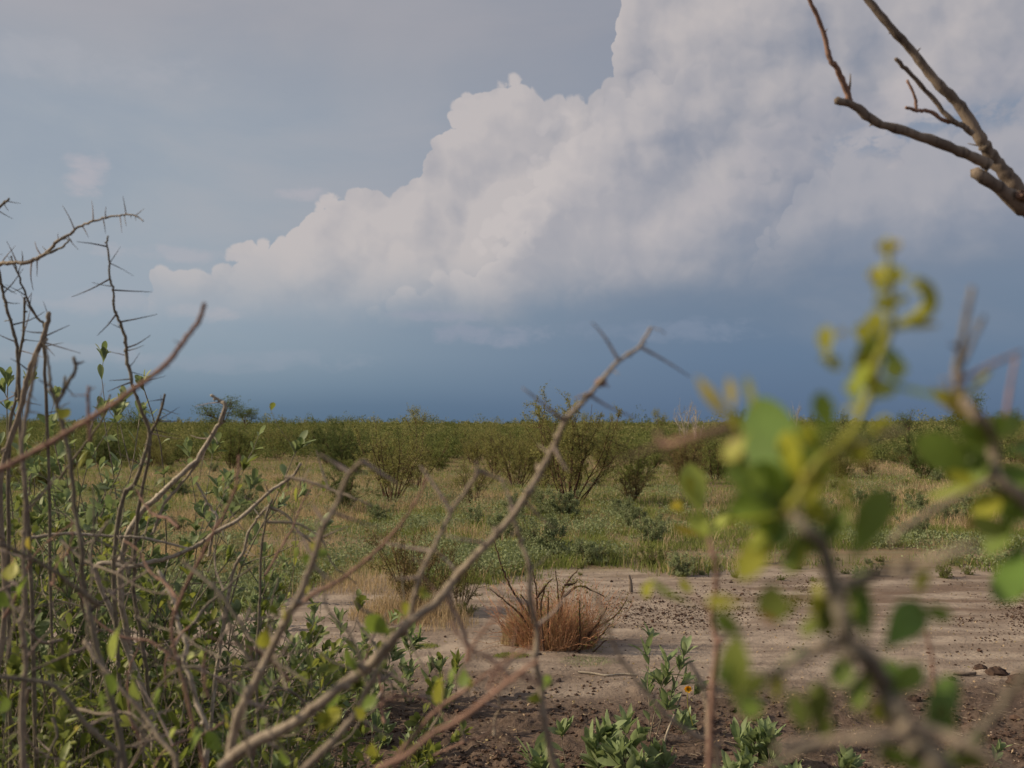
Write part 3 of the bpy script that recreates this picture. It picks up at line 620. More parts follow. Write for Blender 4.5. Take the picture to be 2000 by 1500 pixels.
if not SKYONLY:
    rg = np.random.default_rng(5)
    def tan_mask(x, y):
        px, py = to_px(x, y)
        t = fbm(x, y, 0.35, 3, 61) + 0.25 * (fbm(x, y, 2.2, 2, 62) - 0.5)
        t = t + 0.10 * np.exp(-((px - 1750) / 330) ** 2 - ((py - 1050) / 50) ** 2) + 0.10 * np.exp(-((px - 1280) / 200) ** 2 - ((py - 1045) / 45) ** 2) + 0.09 * np.exp(-((px - 560) / 150) ** 2 - ((py - 950) / 45) ** 2) + 0.07 * np.exp(-((px - 880) / 130) ** 2 - ((py - 1000) / 35) ** 2)
        t = t - 0.10 * np.exp(-((px - 1600) / 420) ** 2 - ((py - 985) / 28) ** 2) - 0.08 * np.exp(-((px - 780) / 300) ** 2 - ((py - 1090) / 25) ** 2)
        return np.clip((t - 0.56) * 7 + 0.5, 0, 1)
    x, y = scatter(520000, rg); c_ = cover(x, y); tm = tan_mask(x, y)
    k = (rg.random(len(x)) < c_ * (1 - 0.75 * tm) * np.clip((fbm(x, y, 3.0, 3, 74) - 0.36) * 6, 0.18, 1)); x, y = x[k], y[k]; dist = np.hypot(x, y)
    mb = MB(); blades(mb, x, y, rg.uniform(0.03, 0.15, len(x)) * (0.45 + fbm(x, y, 1.0, 2, 71)), 0.0035 + dist * 0.00035, 0.7, rg)
    tag(mb.build('green_grass', M['grass_green'], smooth=False), 'short green grass carpeting the plain behind the bare pan', 'grass', None, 'stuff')
    x, y = scatter(560000, rg); c_ = cover(x, y); tm = tan_mask(x, y); cl = np.clip((fbm(x, y, 5.0, 3, 73) - 0.44) * 7, 0.06, 1)
    k = (rg.random(len(x)) < c_ * (0.07 + 0.75 * tm) * cl); x, y = x[k], y[k]; dist = np.hypot(x, y)
    mb = MB(); blades(mb, x, y, rg.uniform(0.06, 0.28, len(x)) * (0.25 + 1.1 * fbm(x, y, 1.6, 2, 72)), 0.0025 + dist * 0.00030, 0.85, rg)
    tag(mb.build('dry_grass', M['grass_dry'], smooth=False), 'tall tan dry grass standing in drifts across the green plain', 'dry grass', None, 'stuff')
    # ground cover of tiny herbs
    x, y = scatter(110000, rg, 890, 1200); k = rg.random(len(x)) < cover(x, y) * np.clip((fbm(x, y, 1.1, 2, 81) - 0.48) * 5, 0, 1); x, y = x[k], y[k]
    mb = MB(); m_ = 7; X = np.repeat(x, m_) + rg.normal(0, 0.04, len(x) * m_); Y = np.repeat(y, m_) + rg.normal(0, 0.04, len(x) * m_)
    cards(mb, np.stack((X, Y, height(X, Y) + rg.uniform(0.02, 0.16, len(X))), 1), 0.026, rg, 0.6)
    tag(mb.build('herb_undergrowth', M['fol_silver'], smooth=False), 'grey green leafy ground cover between the grasses', 'ground cover', None, 'stuff')
    # dark pellets and pebbles on the pan, clods in the trampled soil
    def lumps(name, mat, x, y, size, label, cat, sink=0.35, flat=0.7):
        k = len(x); V0 = np.array([(1, 0, 0), (-1, 0, 0), (0, 1, 0), (0, -1, 0), (0, 0, 1), (0, 0, -1), (.6, .6, .55), (-.6, .6, .5), (.6, -.6, .5), (-.6, -.6, .55)], float)
        T0 = np.array([(0, 6, 8), (6, 4, 8), (0, 2, 6), (2, 4, 6), (2, 7, 4), (2, 1, 7), (1, 9, 7), (7, 9, 4), (1, 3, 9), (3, 4, 9), (3, 8, 4), (3, 0, 8), (0, 5, 2), (2, 5, 1), (1, 5, 3), (3, 5, 0)])
        a = rg.uniform(0, 6.28, k); ca, sa = np.cos(a), np.sin(a)
        v = V0[None] * rg.uniform(0.6, 1.25, (k, 10, 1)) * np.stack((size * rg.uniform(.7, 1.3, k), size, size * flat), 1)[:, None]
        v = np.stack((v[..., 0] * ca[:, None] - v[..., 1] * sa[:, None], v[..., 0] * sa[:, None] + v[..., 1] * ca[:, None], v[..., 2]), -1)
        v += np.stack((x, y, height(x, y) + size * sink), 1)[:, None]
        mb = MB(); mb.add(v.reshape(-1, 3), None, (T0[None] + np.arange(k)[:, None, None] * 10).reshape(-1, 3))
        tag(mb.build(name, mat, smooth=False), label, cat, None, 'stuff')
    x, y = scatter(60000, rg, 1118, 1330); px, py = to_px(x, y)
    pr = np.exp(-((py - 1185 - (px - 1500) * 0.03 - 20 * np.sin(px / 90)) / 40) ** 2) * np.clip((px - 1080) / 200, 0.0, 1) * 1.0 * np.clip((fbm(x, y, 1.5, 4, 91) - 0.46) * 8, 0.02, 1) + 0.012
    k = rg.random(len(x)) < pr; x, y = x[k], y[k]
    lumps('dark_pebbles', M['pellet'], x, y, rg.uniform(0.002, 0.0075, len(x)) * (1 + 1.2 * (rg.random(len(x)) < .04)), 'dark pebbles and droppings strewn over the pale sandy pan', 'pebbles')
    x, y = scatter(15000, rg, 1300, 1620); px, py = to_px(x, y); k = rg.random(len(x)) < np.clip((fbm(x, y, 2.6, 3, 93) - 0.38) * 4, 0.05, 1) * np.clip((py - 1310) / 90, 0.05, 1); x, y = x[k], y[k]
    lumps('earth_clods', M['clod'], x, y, rg.uniform(0.003, 0.011, len(x)) * (1 + 1.1 * (rg.random(len(x)) < 0.06)), 'crumbs and clods of dark trampled earth nearest the camera', 'clods', 0.2)
    x, y = scatter(1500, rg, 1110, 1540); mb = MB()
    for a_, b_ in zip(x, y):
        t_ = rg.uniform(0, 6.28); L_ = rg.uniform(.01, .07); z_ = float(height(a_, b_)) + .004; d_ = np.array((math.cos(t_), math.sin(t_), rg.uniform(-.05, .12)))
        q_ = np.array((a_, b_, z_)); tube(mb, [q_, q_ + d_ * L_ * .5 + rg.normal(0, .003, 3) * (1, 1, 0), q_ + d_ * L_], .0016, .0008, 4)
    tag(mb.build('twig_litter', M['bark_near']), 'fine dry twigs and stalks littering the sand and dark earth', 'litter', None, 'stuff')
    x, y = scatter(2600, rg, 1105, 1540); mb = MB(); cards(mb, np.stack((x, y, height(x, y) + .004), 1), .016, rg, .5); tag(mb.build('leaf_litter', M['grass_dry'], smooth=False), 'small dead leaves littering the bare soil', 'litter', None, 'stuff')
    x, y = scatter(700, rg, 1290, 1560); lumps('pale_pebbles', M['pebble'], x, y, rg.uniform(0.002, 0.006, len(x)), 'tiny pale pebbles and chips on the dark earth', 'pebbles', 0.3)

# ------------------------------------------------------------------ the nearer shrubs
def pxpath(pts, d0, d1, sub=5, jit=0.0, rg=None):
    p = np.asarray(pts, float); t = np.concatenate(([0], np.cumsum(np.hypot(*np.diff(p, axis=0).T)))); t /= t[-1]
    d = d0 + (d1 - d0) * t
    if jit and rg is not None: d = d + rg.normal(0, jit, len(d)) * (t > 0)
    return smooth_path([P(a, b, c_) for (a, b), c_ in zip(p, d)], sub), d
def stem(parent, pts, d0, d1, w0, w1, mat='bark_grey', thorns=(), tmat='thorn', rg=None, name='branch', root=None, knob=0.12, label=None, sep=True):
    "a branch drawn through photo pixels, pts from thick end to tip; w = width in photo pixels; thorns = (x0,y0,x1,y1[,w])"
    rg = rg or np.random.default_rng(int(abs(pts[0][0] * 7 + pts[0][1] * 3 + pts[-1][0])))
    path, dd = pxpath(pts, d0, d1, 5, 0.003, rg)
    n = len(path); wob = rg.normal(0, 0.00035 * d0, (n, 3)); path[1:-1] += wob[1:-1]
    r = np.linspace(w0, w1, n) * (0.42 if 0.5 < d0 < 1.45 else 0.5) * np.linspace(d0, d1, n) / FPX
    mb = MB()
    if root is not None:            # carry the stem down to its foot in the soil
        foot = np.array(root, float); lo = path[0]
        down = smooth_path([foot, foot * 0.62 + lo * 0.38 + rg.normal(0, 0.02, 3), foot * 0.25 + lo * 0.75 + rg.normal(0, 0.012, 3), lo], 5)[:-1]
        path = np.concatenate((down, path)); r = np.concatenate((np.linspace(r[0] * 1.25, r[0] * 1.0, len(down)), r))
    tube(mb, path, r, 0, 8, knob, rg=rg)
    for i in range(0, n, 4):        # nodes
        if d0 > .5 and parent.name[:9] != 'dead_tree' and rg.random() < 0.35:
            sd = unit(np.cross(path[-n + i] - path[-n + max(0, i - 1)] + 1e-6, rg.normal(size=3))); Ls = rg.uniform(.008, .022) * min(1.6, d0); tube(mb, [path[-n + i], path[-n + i] + sd * Ls * .5 + rg.normal(0, .001, 3), path[-n + i] + sd * Ls], min(r[-n + i] * .45, .0013), .0003, 5)
        if parent.name[:9] != 'dead_tree' and rg.random() < 0.5: tube(mb, [path[-n + i] - 0.4 * r[-n + i], path[-n + i] + rg.normal(size=3) * r[-n + i] * 0.9], r[-n + i] * 1.1, r[-n + i] * 0.7, 5)
    o = mb.build(name, M[mat], parent)
    if label: o['label'] = label
    for th in thorns:
        a, b, c_, e = th[:4]; wd = (th[4] if len(th) > 4 else 5)
        i = int(np.argmin([np.hypot(px_ - a, py_ - b) for px_, py_ in [proj(q) for q in path]])); q = path[i]; dq = depth_of(q)
        L = np.hypot(c_ - a, e - b) * dq / FPX; tip = P(c_, e, dq + rg.normal(0, 0.35) * L)
        m2 = MB(); mid = (q + tip) / 2 + rg.normal(0, 0.03, 3) * L
        tube(m2, smooth_path([q, mid, tip], 3), wd * (0.52 if dq < 1.1 else 0.34) * dq / FPX, wd * (0.16 if dq < 1.1 else 0.09) * dq / FPX, 6)
        m2.build('thorn', M[tmat], o)
    return o, path
def depth_of(q): return q[1] * CP + (q[2] - HCAM) * SP
def proj(q):
    d = depth_of(q); b = -q[1] * SP + (q[2] - HCAM) * CP
    return 1000 + q[0] / d * FPX, 750 - b / d * FPX
def leaf(parent, x0, y0, x1, y1, w_, d, mat, shape='obovate', curl=0.15, tilt=0.0, rg=None, name='leaf', fold=0.2, d1=None):
    "one blade from its stalk end to its tip, in photo pixels"
    rg = rg or np.random.default_rng(int(x0 * 13 + y0 * 7 + x1))
    L = math.hypot(x1 - x0, y1 - y0) * d / FPX; d1 = d1 if d1 is not None else d + rg.normal(0, 0.25) * L
    a, b = P(x0, y0, d), P(x1, y1, d1); dr = unit(b - a)
    n_ = unit(np.array((-0.75, -0.8, 0.45)) + rg.normal(size=3) * 0.38 + np.array((tilt, 0, 0)))
    mb = MB(); leaves(mb, a, dr, n_, np.linalg.norm(b - a) * 1.04, w_ * 1.1 * d / FPX, shape, fold, curl * rg.choice([-1, 1]), 13)
    tube(mb, [a - dr * L * 0.12, a, a + dr * L * 0.7], w_ * 0.05 * d / FPX, w_ * 0.015 * d / FPX, 5)
    return mb.build(name, M[mat], parent)

if not SKYONLY:
    # ---- A: tall sharp thorny twigs far left -----------------------------------------------------------------
    gA = G(60, 1960); FA = np.array((-1.02, 1.75, 0.0))
    tb = thing('thorn_bush', FA, 'tall grey thorn bush whose long-spined twigs stand sharp against the sky', 'thorn bush')
    def r_(dx=0, dy=0): return FA + np.array((dx, dy, -0.03))
    A_ = [(240, 1500), (228, 1250), (222, 1100), (240, 975), (262, 945), (280, 897), (292, 845), (275, 797), (261, 761), (255, 734), (247, 695), (246, 674), (237, 635), (230, 620), (222, 599), (222, 566), (214, 545), (214, 512), (210, 482), (211, 461)]
    stem(tb, A_, 1.85, 1.6, 9, 3.2, 'bark_grey', [(207, 482, 150, 472), (216, 512, 235, 482, 3), (220, 509, 261, 539, 3), (211, 546, 140, 580), (223, 565, 297, 570), (221, 614, 190, 655), (237, 626, 307, 614), (232, 642, 210, 629, 3), (249, 677, 294, 655), (243, 695, 204, 684, 3), (257, 720, 273, 689, 3), (258, 722, 288, 735, 3), (253, 746, 210, 765), (265, 753, 324, 734, 4), (292, 850, 360, 858, 4), (275, 905, 225, 880, 4), (262, 945, 320, 965, 4)], 'thorn_dark', root=r_(.1), label='nearly upright thorny twig with a hooked dark tip')
    B_ = [(-60, 545), (0, 516), (18, 514), (60, 510), (87, 497), (114, 470), (129, 462), (150, 446), (177, 434), (207, 425), (234, 421), (249, 419), (267, 422), (280, 432)]
    stem(tb, [(-180, 1200), (-160, 800), (-110, 600)] + B_, 1.8, 1.55, 9, 2.2, 'bark_near', [(147, 447, 122, 401, 4), (184, 429, 179, 392, 4), (208, 425, 207, 404, 4), (246, 419, 240, 383, 4), (265, 420, 282, 407, 3), (159, 446, 173, 464, 4), (202, 429, 206, 456, 4), (235, 423, 238, 455, 3), (132, 464, 153, 488, 4), (79, 497, 68, 472, 5), (114, 470, 113, 455, 3), (60, 512, 65, 567, 5), (30, 509, 13, 471, 4), (0, 516, 30, 480, 4), (254, 421, 256, 427, 3), (262, 421, 265, 431, 3)], 'thorn', root=r_(-.25), label='thorny twig arching over towards the right with a curled end')
    stem(tb, [(87, 497), (120, 483), (138, 468)], 1.6, 1.58, 5, 3, 'bark_grey', rg=None)
    stem(tb, [(-40, 1500), (10, 1200), (0, 950), (40, 800), (51, 746), (69, 695), (87, 650), (96, 611)], 1.6, 1.5, 12, 9, 'bark_near', [(90, 660, 136, 635), (90, 668, 157, 690), (87, 650, 40, 645), (93, 620, 84, 588, 3), (60, 730, 20, 700)], 'thorn_dark', root=r_(-.1), label='thicker stem ending in a broken stub')
    stem(tb, [(110, 1500), (100, 1200), (95, 900), (87, 700), (87, 638), (72, 620), (51, 578), (36, 536), (22, 500)], 1.8, 1.62, 7, 3, 'bark_grey', [(72, 620, 41, 575, 4), (51, 578, 11, 556, 4), (36, 536, 42, 515, 4), (62, 600, 62, 570, 3), (30, 525, 15, 500, 4)], 'thorn_dark', root=r_(.05))
    stem(tb, [(70, 1500), (60, 1100), (40, 850), (36, 704), (28, 655), (18, 620), (6, 572), (0, 539), (-10, 500)], 1.75, 1.6, 8, 4.5, 'bark_grey', [(25, 632, 87, 609), (6, 572, 45, 525), (0, 560, 32, 574), (20, 670, -10, 650), (22, 625, 8, 595)], 'thorn_dark', root=r_(-.02))
    stem(tb, [(20, 1500), (16, 1100), (18, 850), (30, 785), (36, 710), (45, 650), (48, 581)], 1.85, 1.7, 8, 4.5, 'bark_grey', [(45, 650, 60, 600, 4), (47, 600, 62, 572, 4), (40, 690, 90, 700, 4), (30, 770, -10, 790, 4)], 'thorn', root=r_(-.12))
    stem(tb, [(300, 1500), (285, 1300), (262, 1150), (270, 1000), (290, 900), (295, 847), (310, 815), (322, 770)], 1.9, 1.72, 9, 4.5, 'bark_grey', [(320, 782, 290, 784, 4), (312, 822, 350, 795, 4), (313, 826, 354, 822, 4), (300, 840, 355, 852, 4), (318, 795, 314, 772, 3)], 'thorn_dark', root=r_(.18))
    stem(tb, [(-40, 440), (0, 405), (10, 395), (18, 388)], 1.6, 1.58, 6, 4, 'bark_grey', root=None)
    # generic thorny growth, connected to the same foot
    def grow_bush(parent, foot, nst, h, spread, rg, dirx, r0, mats, thorn_mat, leafmat_, leaf_n, leaf_L, leaf_W, shape='obovate', dirs=None, thornL=0.03, top=None, sub=5, tw=3, ywin=0.35, stub=0.02):
        leafb = MB(); base_, dr_, nn_ = [], [], []
        for i in range(nst):
            d = np.array((rg.normal(dirx, spread), rg.normal(0, spread * 0.8), 1.0))
            L = h * rg.uniform(0.70, 1.0)
            st = smooth_path(walk(rg, np.array(foot) + rg.normal(0, .04, 3) * (1, 1, 0) - (0, 0, .03), d, L, 11, 0.13, 0.02), 2); mb = MB(); n = len(st)
            tube(mb, st, r0 * rg.uniform(.7, 1.2), r0 * 0.30, 6, 0.12, rg=rg)
            ends = [(st, r0 * 0.5)]
            for k in range(sub):
                j = rg.integers(int(n * 0.18), n - 2); dd = unit(st[min(n - 1, j + 2)] - st[j]) + rg.normal(size=3) * 0.75
                br = walk(rg, st[j], dd, L * rg.uniform(.15, .42), 7, 0.26, 0.03); hi = br[:, 2].max() - foot[2] - h * 0.98; br = br if hi < 0 else st[j] + (br - st[j]) * (1, 1, 0.1); tube(mb, br, r0 * .45, r0 * .18, 5, 0.1, rg=rg); ends.append((br, r0 * .3))
                for m_ in range(tw):
                    q = br[rg.integers(1, 7)]; b2 = walk(rg, q, unit(br[-1] - br[0]) + rg.normal(size=3) * 0.9, L * rg.uniform(.06, .18), 4, 0.3, 0.0)
                    tube(mb, b2, r0 * .25, r0 * .12, 4); ends.append((b2, r0 * .18))
            tb_ = mb
            for e, rr in ends:
                for q in range(1, len(e)):
                    if rg.random() < 0.55:
                        tn = rg.normal(size=3); ax = unit(e[q] - e[q - 1]); tn = unit(tn - ax * np.dot(tn, ax) + ax * 0.2); tl = thornL * rg.uniform(.5, 1.2)
                        tube(tb_, [e[q], e[q] + tn * tl * .5, e[q] + tn * tl], min(rr * .5, 0.0013), 0.0002, 4)
                    for l_ in range(rg.poisson(leaf_n)):
                        base_.append(e[q] + (e[q - 1] - e[q]) * rg.random()); dr_.append(unit(e[q] - e[q - 1]) * 0.5 + rg.normal(size=3) * 0.7 + (0, 0, 0.55)); nn_.append(rg.normal(size=3) + (0, -.3, 1))
            o = mb.build('branch', M[mats[i % len(mats)]], parent)
        if base_:
            k = len(base_); leaves(leafb, np.array(base_), np.array(dr_), np.array(nn_), rg.uniform(.6, 1.25, k) * leaf_L, rg.uniform(.7, 1.2, k) * leaf_W, shape, 0.25, rg.normal(0.1, 0.15, k), 5)
            leafb.build('foliage', M[leafmat_], parent)
    rg = np.random.default_rng(101)
    grow_bush(tb, FA + (0.05, 0.15, 0), 15, 1.15, 0.30, rg, 0.05, 0.0036, ['bark_grey', 'bark_near'], 'thorn', 'leaf_green', 0.40, 0.030, 0.016)
    # ---- pale dead shrub between the leafy ones -------------------------------------------------------------
    FD = np.array((-0.62, 1.85, 0.0)); db = thing('dead_shrub', FD, 'bleached dead shrub with twisted pale branches in front of the grassland', 'dead shrub')
    q_ = FD + (0, 0, -.03)
    stem(db, [(262, 1320), (235, 1150), (245, 1060), (275, 1002), (312, 967), (350, 930), (385, 897), (410, 857), (432, 820), (440, 792), (428, 782), (412, 772)], 1.9, 1.8, 13, 6, 'bark_dead', [(407, 857, 372, 850, 5), (435, 842, 441, 822, 5), (425, 795, 382, 794, 4), (408, 868, 390, 937, 4), (420, 850, 405, 835, 4)], 'thorn', root=q_, label='tallest pale branch with a bent tip against the sky')
    stem(db, [(300, 1400), (240, 1250), (187, 1110), (250, 1107), (300, 1097), (337, 1087), (387, 1065), (425, 1037), (462, 1017), (500, 985), (525, 962), (550, 945), (575, 925), (587, 905)], 1.85, 1.75, 11, 5, 'bark_dead', [(462, 1017, 440, 985, 4), (425, 1037, 467, 992, 4), (525, 962, 515, 935, 4), (560, 940, 565, 970, 4), (500, 985, 480, 970, 4)], 'thorn', root=q_ + (-.1, 0, 0), label='long pale branch reaching out to the right')
    stem(db, [(420, 1330), (440, 1200), (457, 1112), (475, 1080), (485, 1040), (507, 1007), (532, 980)], 1.9, 1.8, 8, 4, 'bark_dead', [(475, 1080, 500, 1085, 4), (507, 1007, 490, 985, 4)], 'thorn', root=q_)
    stem(db, [(525, 990), (557, 1005), (580, 1035), (612, 1062)], 1.8, 1.78, 6, 4, 'bark_grey', [(600, 1050, 605, 1040, 3)], root=None)
    stem(db, [(532, 975), (520, 1010), (510, 1080), (508, 1180), (500, 1290), (505, 1420)][::-1], 1.85, 1.8, 6, 4, 'bark_grey', root=q_ + (.1, 0, 0))
    stem(db, [(62, 1050), (125, 1042), (175, 1045), (225, 1047), (275, 1050), (325, 1060), (362, 1070)], 1.75, 1.8, 7, 4, 'bark_dead', [(225, 1047, 240, 1005, 3), (275, 1052, 220, 1110, 4), (325, 1060, 300, 1020, 3)], label='pale twig lying nearly level')
    stem(db, [(408, 1435), (397, 1402), (383, 1370), (375, 1332), (359, 1294), (364, 1257), (348, 1221), (343, 1181), (329, 1149), (310, 1116)], 1.2, 1.25, 12, 9, 'bark_dead', [(359, 1290, 300, 1300, 6), (364, 1257, 420, 1225, 5)], root=q_ + (.1, -.5, 0), label='twisted pale branch with a bulge half way up')
    stem(db, [(412, 857), (385, 905), (350, 950), (320, 985), (300, 1040)][::-1], 1.86, 1.82, 6, 4, 'bark_dead')
    stem(db, [(385, 945), (410, 990), (425, 1010), (415, 1045), (408, 1085)][::-1], 1.88, 1.84, 6, 4, 'bark_dead')
    # ---- blurred stems close to the lens on the left ---------------------------------------------------------
    FN = np.array((-0.30, 0.80, 0.0)); nb = thing('near_shrub', FN, 'blurred near shrub of bare brown stems with one long reddish shoot curving up', 'shrub'); q_ = FN + (0, 0, -.03)
    stem(nb, [(-200, 1010), (-80, 950), (0, 917), (62, 885), (100, 865), (140, 840), (212, 795), (262, 760), (324, 713), (360, 665), (387, 629), (399, 593)], 0.75, 0.68, 15, 11, 'bark_red', root=q_ + (-.15, 0, 0), label='long reddish shoot curving up and ending bluntly')
    stem(nb, [(243, 1491), (224, 1397), (205, 1316), (189, 1267), (178, 1208), (162, 1135), (160, 1075), (147, 1000), (140, 925), (132, 870), (116, 810), (111, 791), (129, 755), (147, 722), (144, 698)], 1.0, 1.0, 15, 8, 'bark_grey', [(147, 710, 165, 706, 6), (189, 1195, 245, 1140, 9), (178, 1260, 60, 1310, 8)], 'thorn_dark', root=q_ + (0, .15, 0), label='forked grey stem')
    stem(nb, [(111, 791), (99, 755), (96, 719), (87, 671)], 1.0, 1.0, 9, 6, 'bark_grey', [(99, 755, 75, 740, 5)], 'thorn_dark')
    stem(nb, [(125, 765), (127, 735)], 1.0, 1.0, 8, 6, 'bark_grey')
    stem(nb, [(46, 1500), (43, 1370), (51, 1289), (43, 1221), (49, 1181), (46, 1100), (50, 1000), (47, 925), (42, 875), (55, 787), (62, 750), (72, 690)], 0.95, 0.95, 15, 8, 'bark_near', [(46, 1160, -30, 1110, 8), (50, 1000, 110, 930, 8), (46, 1290, 100, 1230, 7)], 'thorn', root=q_ + (-.12, .1, 0), label='upright pale-edged stem')
    stem(nb, [(232, 1470), (173, 1419), (135, 1373), (94, 1335), (0, 1321), (-60, 1300)], 0.95, 0.92, 12, 10, 'bark_grey', [(173, 1419, 240, 1390, 7)], 'thorn', root=q_)
    stem(nb, [(345, 1480), (310, 1440), (283, 1397), (238, 1348), (190, 1290), (165, 1250)], 0.9, 0.95, 13, 8, 'bark_near', [(283, 1397, 350, 1380, 6)], 'thorn', root=q_ + (.05, 0, 0))
    stem(nb, [(360, 1150), (383, 1105), (410, 1050), (437, 1005), (460, 952), (467, 890)], 0.92, 0.9, 8, 5, 'bark_red', label='thin orange-brown shoot')
    stem(nb, [(400, 1500), (350, 1300), (335, 1220), (360, 1150)], 0.92, 0.92, 8, 8, 'bark_red', root=q_ + (.1, .1, 0))
    stem(nb, [(175, 860), (172, 800), (173, 755)], 0.8, 0.8, 9, 7, 'bark_red', [(173, 760, 186, 756, 5)])
    stem(nb, [(190, 1180), (110, 1120), (50, 1085), (-40, 1050)], 0.8, 0.7, 12, 9, 'bark_grey')
    for i in range(34):
        r2 = np.random.default_rng(300 + i); x, y = r2.uniform(-20, 560), r2.uniform(900, 1480); a = r2.uniform(0, 6.28); L = r2.uniform(90, 260)
        pts = [(x, y)]; 
        for k in range(4): a += r2.normal(0, 0.35); pts.append((pts[-1][0] + math.cos(a) * L / 4, pts[-1][1] + math.sin(a) * L / 4))
        d_ = r2.uniform(0.95, 1.4)
        stem(nb, pts, d_, d_ + r2.normal(0, .05), r2.uniform(5, 9), r2.uniform(2.5, 4), r2.choice(['bark_grey', 'bark_near', 'bark_red']), [(pts[2][0], pts[2][1], pts[2][0] + r2.normal(0, 50), pts[2][1] + r2.normal(0, 50), 5)], 'thorn')
    for a_ in ((235, 1221, 208, 1289, 34, .85, 'leaf_lime'), (259, 1324, 265, 1370, 25, .9, 'leaf_lime'), (305, 1397, 305, 1345, 27, .9, 'leaf_near'), (216, 1360, 226, 1315, 34, .85, 'leaf_near'), (200, 1395, 205, 1350, 26, .85, 'leaf_near'), (147, 925, 178, 882, 24, 1.0, 'leaf_yellow'),
               (30, 1095, 15, 1130, 34, .9, 'leaf_yellow'), (20, 1185, 0, 1160, 40, .9, 'leaf_near'), (35, 1170, 45, 1120, 24, .9, 'leaf_near'), (60, 1075, 50, 1050, 22, .9, 'leaf_amber'), (370, 1470, 385, 1430, 50, .9, 'leaf_near'), (400, 1460, 425, 1440, 40, .9, 'leaf_near'), (345, 1420, 335, 1440, 22, .9, 'leaf_lime'), (440, 1390, 450, 1420, 22, .9, 'leaf_yellow'),
               (110, 800, 135, 815, 24, .95, 'leaf_yellow'), (112, 1090, 128, 1120, 24, 1.0, 'leaf_near'), (5, 1360, 20, 1385, 36, .9, 'leaf_near'), (365, 1290, 380, 1275, 16, 1.2, 'leaf_lime'), (395, 1300, 390, 1270, 16, 1.2, 'leaf_lime'), (145, 1430, 155, 1420, 20, .9, 'leaf_amber')):
        leaf(nb, *a_[:5], a_[5], a_[6])
    # ---- middle: near thorn bush with the long diagonal branch ------------------------------------------------
    FC = np.array((-0.16, 0.74, 0.0)); cb = thing('spiny_shrub', FC, 'near out-of-focus spiny shrub whose long diagonal branch crosses the middle up to the sky', 'spiny shrub'); q_ = FC + (0, 0, -.03)
    stem(cb, [(440, 1490), (500, 1448), (581, 1408), (662, 1343), (716, 1305), (770, 1248), (802, 1213), (851, 1178), (891, 1127), (910, 1105), (953, 1062), (1005, 1002), (1032, 960), (1062, 910), (1082, 872), (1102, 825), (1145, 777), (1170, 750), (1209, 704), (1249, 677), (1271, 640)], 0.74, 0.68, 27, 7, 'bark_near',
         [(1097, 819, 1020, 757, 8), (1211, 703, 1156, 629, 6), (1249, 680, 1348, 736, 6), (1161, 784, 1239, 816, 6), (1161, 768, 1121, 779, 7), (1087, 875, 1111, 923, 9), (947, 1062, 870, 1046, 8), (875, 1150, 890, 1240, 9), (1035, 985, 1085, 1035, 7), (1008, 1000, 975, 930, 7), (895, 1119, 847, 1073, 8)], 'thorn', root=q_, label='long diagonal branch with spines and a dark knob')
    mbk = MB(); kp = P(1173, 747, 0.695); tube(mbk, [kp + (-.004, 0, -.001), kp, kp + (.003, 0, .001)], [.0015, .0038, .002], 0, 8); tube(mbk, [kp, kp + (.006, .002, -.003)], .0012, .0005, 5); k_ = mbk.build('bud', M['bark_red'], cb); k_['label'] = 'dark reddish bud on the diagonal branch'
    stem(cb, [(455, 1440), (467, 1392), (500, 1330), (527, 1275), (554, 1221), (586, 1159), (608, 1105), (612, 1092), (620, 1067), (635, 1022), (657, 985), (677, 932), (707, 900)], 0.76, 0.72, 23, 9, 'bark_near',
         [(677, 925, 625, 887, 10), (707, 900, 778, 945, 10), (635, 1018, 610, 985, 9), (617, 1062, 617, 1015, 8), (608, 1100, 655, 1140, 8), (645, 1000, 740, 1030, 7), (612, 1090, 580, 1030, 8)], 'thorn', root=q_ + (-.05, 0, 0), label='forked stem left of the diagonal branch')
    stem(cb, [(799, 1212), (812, 1156), (823, 1119), (849, 1065), (881, 999), (905, 965), (937, 919)], 0.72, 0.72, 13, 9, 'bark_near', [(881, 996, 820, 910, 9), (937, 919, 1000, 945, 9), (847, 1073, 756, 1062, 8), (820, 1130, 770, 1130, 8), (930, 925, 930, 900, 9)], 'thorn', label='short upright fork from the diagonal branch')
    stem(cb, [(560, 1200), (612, 1161), (673, 1127), (713, 1095), (740, 1071), (788, 1017), (820, 964), (835, 930)], 0.8, 0.78, 11, 5, 'bark_red', root=None, label='thin reddish side shoot')
    stem(cb, [(595, 1500), (651, 1448), (694, 1394), (721, 1338), (754, 1284), (765, 1240)], 0.72, 0.72, 20, 12, 'bark_near', [(721, 1338, 790, 1300, 8), (694, 1394, 760, 1440, 8)], 'thorn', root=q_ + (.02, 0, 0))
    stem(cb, [(773, 1478), (819, 1424), (864, 1378), (916, 1343), (991, 1289), (1040, 1265)], 0.7, 0.68, 11, 6, 'bark_red', [(916, 1343, 905, 1390, 6), (864, 1378, 800, 1340, 6)], 'thorn', root=q_ + (.05, 0, 0))
    stem(cb, [(740, 1500), (797, 1473), (851, 1429), (891, 1410), (959, 1359), (1013, 1316), (1050, 1290)], 0.58, 0.55, 16, 9, 'bark_red', [(1013, 1316, 1075, 1340, 10), (959, 1359, 1000, 1250, 6)], 'bark_red', root=q_ + (.05, -.1, 0), label='pinkish blurred branch')
